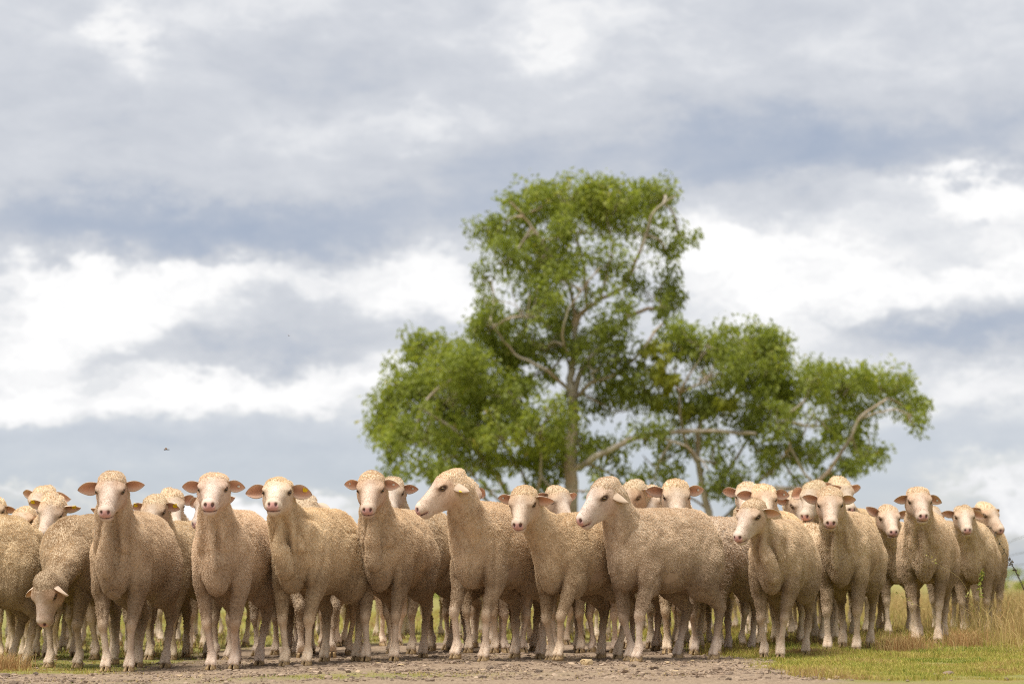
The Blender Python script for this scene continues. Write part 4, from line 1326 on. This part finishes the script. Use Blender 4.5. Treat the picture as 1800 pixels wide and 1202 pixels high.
gum_tree((1270, 1045), [
    ([(1268, 1050), (1255, 940), (1238, 870), (1228, 800), (1232, 740), (1262, 690, 0.6)], 20, 6),
    ([(1262, 960), (1300, 890, -0.6), (1350, 860, -0.8), (1430, 850, -1), (1482, 790, -1.1), (1512, 735, -1.2), (1560, 700, -1.2)], 14, 4),
    ([(1240, 870), (1300, 800, 0.5), (1330, 720, 0.7), (1310, 640, 0.8)], 8, 3),
    ([(1255, 930), (1330, 850, 0.8), (1400, 780, 1), (1440, 700, 1.1)], 8, 3),
    ([(1235, 830), (1200, 760, -0.7), (1195, 690, -0.8)], 8, 3),
    ([(1252, 900), (1180, 850, 0.4), (1130, 800, 0.6)], 6, 2),
    ([(1430, 850, -1), (1395, 800, -1.3), (1380, 730, -1.3)], 6, 3),
    ([(1512, 735, -1.2), (1565, 720, -1.4), (1602, 730, -1.5)], 4, 2),
    ([(1258, 945), (1330, 900, -1), (1370, 870, -1.4), (1470, 860, -1.8)], 6, 2),
], [
    (1240, 600, 60, 32, 1.1, 0.5), (1305, 600, 56, 34, 1.15, 0.55), (1352, 628, 36, 44, 1.1, 0.5), (1190, 605, 36, 30, 0.9, 0.5), (1240, 650, 66, 40, 1.0, 0.35), (1310, 665, 60, 42, 1.0, 0.4),
    (1350, 700, 40, 40, 0.9, 0.35), (1215, 705, 48, 36, 0.8, 0.25), (1275, 720, 50, 30, 0.7, 0.25), (1370, 740, 26, 30, 0.5, 0.35), (1425, 665, 44, 28, 1.0, 0.5), (1485, 668, 52, 30, 1.0, 0.55), (1550, 672, 44, 28, 1.0, 0.55),
    (1595, 710, 24, 24, 0.8, 0.45), (1607, 740, 14, 14, 0.5, 0.4), (1500, 715, 50, 24, 0.7, 0.4), (1440, 735, 50, 26, 0.8, 0.45), (1480, 760, 46, 24, 0.8, 0.45), (1525, 790, 34, 24, 0.9, 0.45), (1430, 790, 46, 24, 0.6, 0.4),
    (1380, 790, 34, 22, 0.5, 0.35), (1500, 820, 36, 16, 0.6, 0.4), (1260, 800, 24, 26, 0.45, 0.35), (1275, 850, 28, 28, 0.6, 0.35), (1350, 825, 30, 20, 0.4, 0.35), (1460, 835, 26, 14, 0.35, 0.4), (1225, 770, 40, 24, 0.6, 0.3), (1330, 780, 30, 24, 0.4, 0.35), (1180, 790, 36, 24, 0.4, 0.35), (1300, 830, 30, 24, 0.4, 0.35), (1410, 850, 30, 16, 0.35, 0.4), (1390, 690, 34, 34, 0.8, 0.45), (1200, 830, 30, 24, 0.45, 0.35), (1310, 745, 40, 22, 0.5, 0.35),
], 'wide leaning gum tree with sparse limbs reaching right, right of the tall forked tree', 5,
    mist=[(1180, 650, 26, 50, 1.1, 0.65), (1275, 700, 22, 30, 1.0, 0.5), (1195, 725, 20, 26, 0.8, 0.5)])
# ---------------------------------------------------------------- grass, stones, stalks, fence, insects, far bushes
def grass_material(name, stops):
    m = bpy.data.materials.new(name)
    m.use_nodes = True
    t = NT(m.node_tree)
    b = m.node_tree.nodes['Principled BSDF']
    o = m.node_tree.nodes['Material Output']
    c = t.ramp(attr(t, 'leafvar', 2), stops)
    t.put(b.inputs['Base Color'], c)
    b.inputs['Roughness'].default_value = 0.7
    b.inputs['Specular IOR Level'].default_value = 0.2
    tr = t.node('ShaderNodeBsdfTranslucent', {0: c})
    t.put(o.inputs[0], t.node('ShaderNodeMixShader', {0: 0.3, 1: b.outputs[0], 2: tr}))
    return m


M_grass = grass_material('turf_blades', [(0.0, (0.10, 0.17, 0.025)), (0.35, (0.31, 0.32, 0.055)), (0.6, (0.47, 0.40, 0.085)), (0.8, (0.52, 0.40, 0.14)), (1.0, (0.36, 0.21, 0.09))])
M_dry = grass_material('dry_blades', [(0.0, (0.24, 0.26, 0.06)), (0.3, (0.44, 0.34, 0.12)), (0.65, (0.54, 0.38, 0.17)), (1.0, (0.42, 0.22, 0.09))])


def blades(px_, py_, hgt, wid, lean, var, rng):
    n = len(px_)
    z = ground_z(px_, py_)
    base = np.stack([px_, py_, z - 0.004], -1)
    a = rng.uniform(0, 2 * np.pi, n)
    d = np.stack([np.cos(a), np.sin(a), 0 * a], -1)
    a2 = rng.uniform(0, np.pi, n)
    sd = np.stack([np.cos(a2), 0.35 * np.sin(a2), 0 * a2], -1) * wid[:, None]
    ln = lean * rng.uniform(0.1, 1.0, n)
    m1 = base + np.array([0, 0, 1]) * (hgt * 0.55)[:, None] + d * (hgt * ln * 0.3)[:, None]
    tp_ = base + np.array([0, 0, 1]) * (hgt * (1 - 0.25 * ln))[:, None] + d * (hgt * ln)[:, None]
    V = np.stack([base - sd, base + sd, m1 + sd * 0.7, m1 - sd * 0.7, tp_], 1).reshape(-1, 3)
    i = np.arange(n)[:, None] * 5
    T = np.concatenate([i + [0, 1, 2], i + [0, 2, 3], i + [3, 2, 4]], 0)
    return V, T, np.repeat(var, 5)


def scatter(n, x0, x1, y0, y1, rng, ypow=1.0):
    y = y0 + (y1 - y0) * rng.random(n) ** ypow
    x = rng.uniform(x0, x1, n) * 1.0
    return x, y


rg = np.random.default_rng(5)


def grass_object(name, label, mat, x, y, h, wd, lean, var):
    V, T, A = blades(x, y, h, wd, lean, np.clip(var, 0, 1), rg)
    return tag(obj(name, mesh_from(name, V, T, mat, False, {'leafvar': ('FLOAT', A)})), label, 'grass', kind='stuff')


# short turf: the verge on the right, a strip at the far left, mossy patches in the track, the paddock behind
def turf(n, x0, x1, y0, y1, hmin, hmax, seed, ypow=1.0, vb=0.0):
    x, y = scatter(n, x0, x1, y0, y1, rg, ypow)
    m = soil_mask(x, y)
    keep = rg.random(n) > np.clip(m * 1.06, 0, 1) ** 0.7
    x, y = x[keep], y[keep]
    p = np.stack([x, y, 0 * x], -1)
    n1, n2 = vnoise(p, 2.2, seed), vnoise(p, 7, seed + 1)
    h = (hmin + (hmax - hmin) * np.clip(0.5 + 0.5 * n1 + 0.4 * n2, 0, 1.2)) * rg.uniform(0.5, 1.2, len(x))
    var = 0.40 + 0.30 * n1 - 0.26 * n2 + 0.17 * rg.normal(size=len(x)) + vb
    return x, y, h, var


parts_ = [turf(90000, 0.9, 3.4, 10.2, 14.0, 0.012, 0.055, 31, 1.0, 0.30), turf(30000, 1.0, 4.6, 13.5, 19, 0.02, 0.08, 35, 1.0, 0.3),
          turf(40000, -3.4, 1.4, 10.2, 14.5, 0.008, 0.028, 41, 1.0, 0.12), turf(45000, -5, 5, 14.0, 34, 0.02, 0.08, 45, 1.6, 0.26)]
x, y, h, var = [np.concatenate(a) for a in zip(*parts_)]
grass_object('turf', 'short yellow-green turf along the track and behind the flock', M_grass, x, y, h, 0.0016 + 0.00013 * (y - 10) ** 1.2, 0.9, var)
# dry stems among the track grit, lying nearly flat
n = 9000
x, y = scatter(n, -3.2, 1.9, 10.2, 13.6, rg)
p = np.stack([x, y, 0 * x], -1)
k = rg.random(n) < np.clip(0.35 + 0.8 * vnoise(p, 3, 52), 0, 1)
x, y = x[k], y[k]
grass_object('dry_litter', 'broken straw and dry stems lying on the gravel track', M_dry, x, y, rg.uniform(0.006, 0.02, len(x)), np.full(len(x), 0.0018), 2.2, 0.35 + 0.25 * rg.normal(size=len(x)))
# tall dry grass on the right and a low fringe behind the flock
n = 60000
x, y = scatter(n, 1.9, 9.0, 13.2, 34, rg, 1.7)
p = np.stack([x, y, 0 * x], -1)
n1 = vnoise(p, 1.1, 61)
dens = np.clip(sstep(0.0, 1.2, x - (1.9 + (17.5 - y).clip(0, 9) * 0.22)) * (0.55 + 0.75 * n1), 0, 1)
k = rg.random(n) < dens
x, y, n1 = x[k], y[k], n1[k]
h = (0.11 + 0.20 * sstep(0, 1.5, x - 2.3)) * (0.55 + 0.5 * np.clip(n1 + 0.5, 0, 1.2)) * rg.uniform(0.5, 1.25, len(x))
grass_object('dry_grass', 'tall dry straw-coloured grass behind the sheep at right', M_dry, x, y, h, 0.0018 + 0.0001 * (y - 10), 0.8, 0.45 + 0.2 * n1 + 0.18 * rg.normal(size=len(x)))
# reddish dry clumps standing in the verge
for (cx_, d_, hh, lab) in ((1585, 13.9, 0.14, 'reddish dry grass clump before the sheep in dry grass'), (1690, 14.6, 0.13, 'brownish dry clump at the feet of the smaller right-hand sheep'),
                           (10, 12.2, 0.11, 'brown dry clump at the far left edge of the track'), (1420, 13.6, 0.05, 'low brown clump beside the leg of the sheep on green grass')):
    c0 = (cx_ - CX) / FPX * d_
    n = 700
    x, y = c0 + rg.normal(size=n) * 0.07, d_ + rg.normal(size=n) * 0.07
    V, T, A = blades(x, y, hh * rg.uniform(0.4, 1.2, n), np.full(n, 0.0018), 0.9, np.clip(0.78 + 0.15 * rg.normal(size=n), 0, 1), rg)
    b0 = np.array([c0, d_, float(ground_z(c0, d_))])
    tag(obj('grass_clump', mesh_from('grass_clump', V - b0, T, M_dry, False, {'leafvar': ('FLOAT', A)}), None, b0), lab, 'grass', kind='stuff')

# ---- stones
def b_stone(t, b):
    co = ocoord(t)
    n = t.noise(co, 40, 5, 0.65)
    r = t.node('ShaderNodeObjectInfo', out=4)
    v = attr(t, 'leafvar', 2)
    c = t.ramp(v, [(0.0, (0.14, 0.10, 0.07)), (0.4, (0.33, 0.235, 0.16)), (0.75, (0.48, 0.355, 0.245)), (1.0, (0.58, 0.42, 0.22))])
    t.put(b.inputs['Base Color'], t.mix(t.mapr(n, 0.3, 0.7, 0.0, 0.55), c, (0.16, 0.12, 0.09)))
    bump = t.n.new('ShaderNodeBump')
    bump.inputs['Distance'].default_value = 0.006
    t.put(bump.inputs['Height'], n)
    t.put(b.inputs['Normal'], bump.outputs[0])


M_stone = material('track_stone', b_stone, 0.9, 0.2)
ph = (1 + 5 ** 0.5) / 2
ICO = np.array([(-1, ph, 0), (1, ph, 0), (-1, -ph, 0), (1, -ph, 0), (0, -1, ph), (0, 1, ph), (0, -1, -ph), (0, 1, -ph), (ph, 0, -1), (ph, 0, 1), (-ph, 0, -1), (-ph, 0, 1)])
ICO /= np.linalg.norm(ICO[0])
ICF = np.array([(0, 11, 5), (0, 5, 1), (0, 1, 7), (0, 7, 10), (0, 10, 11), (1, 5, 9), (5, 11, 4), (11, 10, 2), (10, 7, 6), (7, 1, 8), (3, 9, 4), (3, 4, 2), (3, 2, 6), (3, 6, 8), (3, 8, 9), (4, 9, 5), (2, 4, 11), (6, 2, 10), (8, 6, 7), (9, 8, 1)])
n = 26000
x, y = scatter(n, -3.2, 2.2, 10.1, 14.2, rg)
m = soil_mask(x, y)
k = rg.random(n) < m * 0.95 + 0.03
x, y = x[k], y[k]
n = len(x)
sz = 0.0022 + 0.004 * rg.random(n) + 0.010 * rg.random(n) ** 12
V = ICO[None] * (1 + 0.28 * rg.normal(size=(n, 12, 1)))
V = V * (sz[:, None, None] * np.stack([rg.uniform(0.8, 1.6, n), rg.uniform(0.8, 1.4, n), rg.uniform(0.45, 0.9, n)], -1)[:, None])
V = V + np.stack([x, y, ground_z(x, y) + sz * 0.25], -1)[:, None]
F = (ICF[None] + (np.arange(n) * 12)[:, None, None]).reshape(-1, 3)
var = np.repeat(np.clip(0.40 + 0.22 * rg.normal(size=n), 0, 1), 12)
tag(obj('gravel', mesh_from('gravel', V.reshape(-1, 3), F, M_stone, False, {'leafvar': ('FLOAT', var)})), 'brown gravel and clods on the track', 'gravel', kind='stuff')


def rock(px, depth, size, var, label, seed):
    r = np.random.default_rng(seed)
    # subdivided icosahedron, cut by random planes into facets
    v, f = ICO.copy(), ICF.copy()
    for _ in range(2):
        e, nf, vl = {}, [], list(v)
        def mid(a, b):
            kk = (min(a, b), max(a, b))
            if kk not in e:
                p = vl[a] + vl[b]
                vl.append(p / np.linalg.norm(p))
                e[kk] = len(vl) - 1
            return e[kk]
        for a, b, c in f:
            ab, bc, ca = mid(a, b), mid(b, c), mid(c, a)
            nf += [(a, ab, ca), (b, bc, ab), (c, ca, bc), (ab, bc, ca)]
        v, f = np.array(vl), np.array(nf)
    for _ in range(9):
        nrm = r.normal(size=3)
        nrm /= np.linalg.norm(nrm)
        d = v @ nrm
        cut = r.uniform(0.55, 0.85)
        v = v - np.outer(np.clip(d - cut, 0, 1), nrm)
    v = v * np.array(size) + 0.03 * size[0] * r.normal(size=v.shape)
    wx = (px - CX) / FPX * depth
    o = obj('rock', mesh_from('rock', v, f, M_stone, False, {'leafvar': ('FLOAT', np.full(len(v), var))}), None, (wx, depth, float(ground_z(wx, depth)) + size[2] * 0.35))
    tag(o, label, 'rock', 'loose stones on the track')


rock(1030, 11.95, (0.036, 0.03, 0.030), 1.0, 'pale yellowish angular stone before the feet of the striding sheep', 1)
rock(862, 11.45, (0.022, 0.02, 0.017), 0.10, 'dark grey stone before the tallest profile sheep', 2)
rock(1258, 11.25, (0.028, 0.025, 0.022), 0.35, 'rounded brown stone below the side-on sheep', 3)
rock(797, 12.2, (0.020, 0.02, 0.015), 0.5, 'small pale stone between the front feet left of centre', 4)
rock(975, 11.9, (0.026, 0.024, 0.014), 0.3, 'flat brown stone just left of the yellowish stone', 5)
rock(1462, 11.1, (0.020, 0.018, 0.020), 0.4, 'small upright brown stone in the green verge', 6)
rock(1660, 10.75, (0.030, 0.025, 0.014), 0.3, 'low grey stone at the bottom of the grass verge', 7)
rock(528, 12.0, (0.030, 0.026, 0.014), 0.35, 'flat clod by the hooves of the chin-up sheep', 8)
rock(15, 11.4, (0.030, 0.024, 0.016), 0.2, 'dark clod in the bottom left corner', 9)

# ---- seeding grass stalks on the right
M_stalk_d = grass_material('stalk_dark', [(0.0, (0.10, 0.085, 0.06)), (1.0, (0.14, 0.11, 0.07))])
def stalk(name, pts, depth, r, mat, label, seed, heads=0, drop=True):
    rr = np.random.default_rng(seed)
    w3 = [np.array(at(p[0], p[1], depth)) for p in pts]
    if drop:
        foot = w3[-1].copy()
        foot[2] = float(ground_z(foot[0], foot[1])) - 0.01
        w3.append(foot)
    path = smooth_path(w3, 6)
    b0 = path[-1].copy()
    v, f = tube(path, np.linspace(r * 0.5, r, len(path)), 5)
    root = empty(name, b0)
    obj('stem', mesh_from('stem', v - b0, f, mat, True, {'leafvar': ('FLOAT', np.full(len(v), 0.4))}), root)
    if heads:
        q, a = [], []
        for i in range(heads):
            t = i / heads * (len(path) * 0.35)
            c = path[int(t)]
            qq, aa = leaves_at(c, 0.008, 3, 0.022, rr, 0.2, 0.25)
            q.append(qq)
            a.append(aa)
        V = np.concatenate(q) - b0
        obj('seed_head', mesh_from('seed_head', V, np.arange(len(V)).reshape(-1, 4), mat, False, {'leafvar': ('FLOAT', np.concatenate(a))}), root)
    tag(root, label, 'grass stalk', 'seeding grass stalks at right')


stalk('grass_stalk', [(1742, 926), (1765, 968), (1790, 1015), (1815, 1075), (1830, 1130)], 13.2, 0.0022, M_stalk_d, 'long thin dark stalk leaning across the right edge against the sky', 1, 5)
stalk('grass_stalk', [(1776, 986), (1786, 1005), (1800, 1035), (1812, 1090)], 13.4, 0.0026, M_stalk_d, 'shorter dark stalk beside the long leaning one at the right edge', 2, 12)
stalk('grass_stalk', [(1727, 1003), (1722, 1035), (1724, 1075), (1730, 1130)], 13.3, 0.0012, M_grass, 'green seeding stalk in front of the right-hand sheep', 3, 16)
stalk('grass_stalk', [(1716, 960), (1718, 1000), (1726, 1060), (1734, 1130)], 13.5, 0.0010, M_dry, 'thin pale stalk in front of the smaller right-hand sheep', 4, 0)
stalk('grass_stalk', [(1577, 1040), (1600, 1056), (1640, 1080), (1668, 1110), (1680, 1140)], 13.6, 0.0014, M_dry, 'bent straw crossing the legs of the sheep in dry grass', 5, 6)
stalk('grass_stalk', [(1700, 1045), (1718, 1075), (1745, 1105), (1770, 1140)], 13.5, 0.0013, M_dry, 'bent brown straw low at the right', 6, 5)
stalk('grass_stalk', [(1628, 973), (1640, 985), (1652, 993), (1690, 1020), (1712, 1070), (1722, 1130)], 13.6, 0.0011, M_dry, 'fine straw arching in front of the chest of the wide-eared sheep', 7, 3)

# ---- wire fence far right: runs away behind the flock
M_wire = material('fence_wire', lambda t, b: t.put(b.inputs['Base Color'], (0.16, 0.16, 0.17, 1)), 0.5, 0.4)
M_post = material('fence_post', lambda t, b: t.put(b.inputs['Base Color'], t.ramp(t.noise(ocoord(t), 12, 4), [(0.3, (0.20, 0.17, 0.14)), (0.7, (0.42, 0.38, 0.33))])), 0.9, 0.2)
fdir = np.array([(1618 - CX) / FPX, 1.0])
f0 = np.array([900 / FPX * 41, 41.0])
fence = empty('wire_fence', (f0[0], f0[1], float(ground_z(f0[0], f0[1]))))
def fpt(t, z):
    q = f0 + fdir * t
    return np.array([q[0], q[1], float(ground_z(q[0], q[1])) + z])
for zz_ in (1.20, 0.91, 0.70):
    ts = np.linspace(-8, 70, 40)
    path = np.array([fpt(t, zz_ - 0.02 * math.sin(math.pi * ((t + 8) % 13) / 13)) for t in ts])
    v, f = tube(path, np.full(len(path), 0.006), 5)
    obj('wire', mesh_from('wire', v - np.array(fence.location), f, M_wire), fence)
for t in (-8, 13, 26, 39, 52, 65):
    b = fpt(t, 0)
    path = [b + np.array([0, 0, z]) for z in (-0.2, 0.5, 1.0, 1.28, 1.30)]
    v, f = tube(path, [0.06, 0.058, 0.056, 0.052, 0.02], 8)
    obj('post', mesh_from('post', v - np.array(fence.location), f, M_post), fence)
tag(fence, 'slack wire fence running off behind the flock at the right edge', 'fence')

# ---- far bushes along the paddock edge
def bush(px, depth, w_, h_, label, seed, var):
    r = np.random.default_rng(seed)
    c = np.array([(px - CX) / FPX * depth, depth, 0.0])
    q, a = [], []
    nsub = 26
    for i in range(nsub):
        d = r.normal(size=3)
        d /= np.linalg.norm(d)
        p = c + np.array([d[0] * w_, d[1] * w_ * 0.7, h_ * (0.45 + 0.42 * d[2])])
        qq, aa = leaves_at(p, h_ * 0.22, 110, h_ * 0.075, r, 0.6, var + 0.08 * r.normal())
        q.append(qq)
        a.append(aa)
    root = empty('bush', c)
    V = np.concatenate(q) - c
    tag(obj('foliage', mesh_from('foliage', V, np.arange(len(V)).reshape(-1, 4), M_leaf, False, {'leafvar': ('FLOAT', np.concatenate(a))}), root), kind='stuff')
    sv, sf, n_ = [], [], 0
    for i in range(5):
        tip = np.array([r.normal() * w_ * 0.5, r.normal() * w_ * 0.3, h_ * 0.6])
        v, f = tube([np.zeros(3), tip * 0.5 + r.normal(size=3) * 0.05, tip], [h_ * 0.03, h_ * 0.02, h_ * 0.008], 5)
        sv.append(v)
        sf.append(f + n_)
        n_ += len(v)
    obj('stem', mesh_from('stem', np.concatenate(sv), np.concatenate(sf), M_bark), root)
    tag(root, label, 'bush', 'bushes at the far edge of the paddock')


bush(1792, 95, 1.6, 1.0, 'hazy green bush on the skyline at the right edge', 21, 0.45)
bush(1768, 120, 1.5, 1.15, 'small distant bush left of the right-edge bush', 22, 0.4)
bush(735, 60, 1.3, 1.0, 'green bush glimpsed between legs under the pale-legged sheep', 23, 0.7)
bush(655, 66, 1.2, 1.0, 'green bush glimpsed left of the pale front leg', 24, 0.7)
bush(1292, 75, 1.3, 1.0, 'distant green bush glimpsed beside the edge of the gravel', 25, 0.5)

# ---- flying insects
M_ins = material('insect_body', lambda t, b: t.put(b.inputs['Base Color'], (0.07, 0.045, 0.03, 1)), 0.5, 0.4)
M_wing = material('insect_wing', lambda t, b: t.put(b.inputs['Base Color'], (0.55, 0.38, 0.22, 1)), 0.4, 0.4)
def insect(px, py, depth, L, label, rz):
    root = empty('insect', tuple(at(px, py, depth)), rz)
    v, f = tube([(-L * .5, 0, 0), (-L * .4, 0, 0), (-L * .1, 0, 0), (L * .1, 0, 0.0), (L * .3, 0, 0), (L * .42, 0, 0), (L * .5, 0, 0)],
                [L * .01, L * .06, L * .08, L * .06, L * .11, L * .09, L * .02], 8)
    obj('body', mesh_from('insect_body', v, f, M_ins), root)
    for sd in (1, -1):
        for k_, (ox, ln) in enumerate(((0.25, 0.62), (0.12, 0.5))):
            n_ = 8
            ring = [(L * (ox + 0.10 * math.cos(2 * math.pi * i / n_) - 0.08 * (1 - math.sin(2 * math.pi * i / n_))), sd * L * ln * (0.5 + 0.5 * math.sin(2 * math.pi * i / n_)),
                     L * (0.08 + 0.18 * (0.5 + 0.5 * math.sin(2 * math.pi * i / n_)))) for i in range(n_)]
            vv = ring + [(a, b, c - 0.0006) for a, b, c in ring]
            ff = [list(range(n_)), list(range(2 * n_ - 1, n_ - 1, -1))] + [[i, i + n_, (i + 1) % n_ + n_, (i + 1) % n_] for i in range(n_)]
            obj('wing', mesh_from('insect_wing', vv, ff, M_wing, False), root)
    tag(root, label, 'insect', 'insects in flight')


insect(293, 790, 12.0, 0.032, 'brown winged insect flying above the sheep at left', rad(190))
insect(508, 590, 14.0, 0.014, 'tiny dark insect high in the sky left of the trees', rad(150))
insect(1518, 908, 13.5, 0.010, 'speck of a fly right of the sheep on green grass', rad(60))
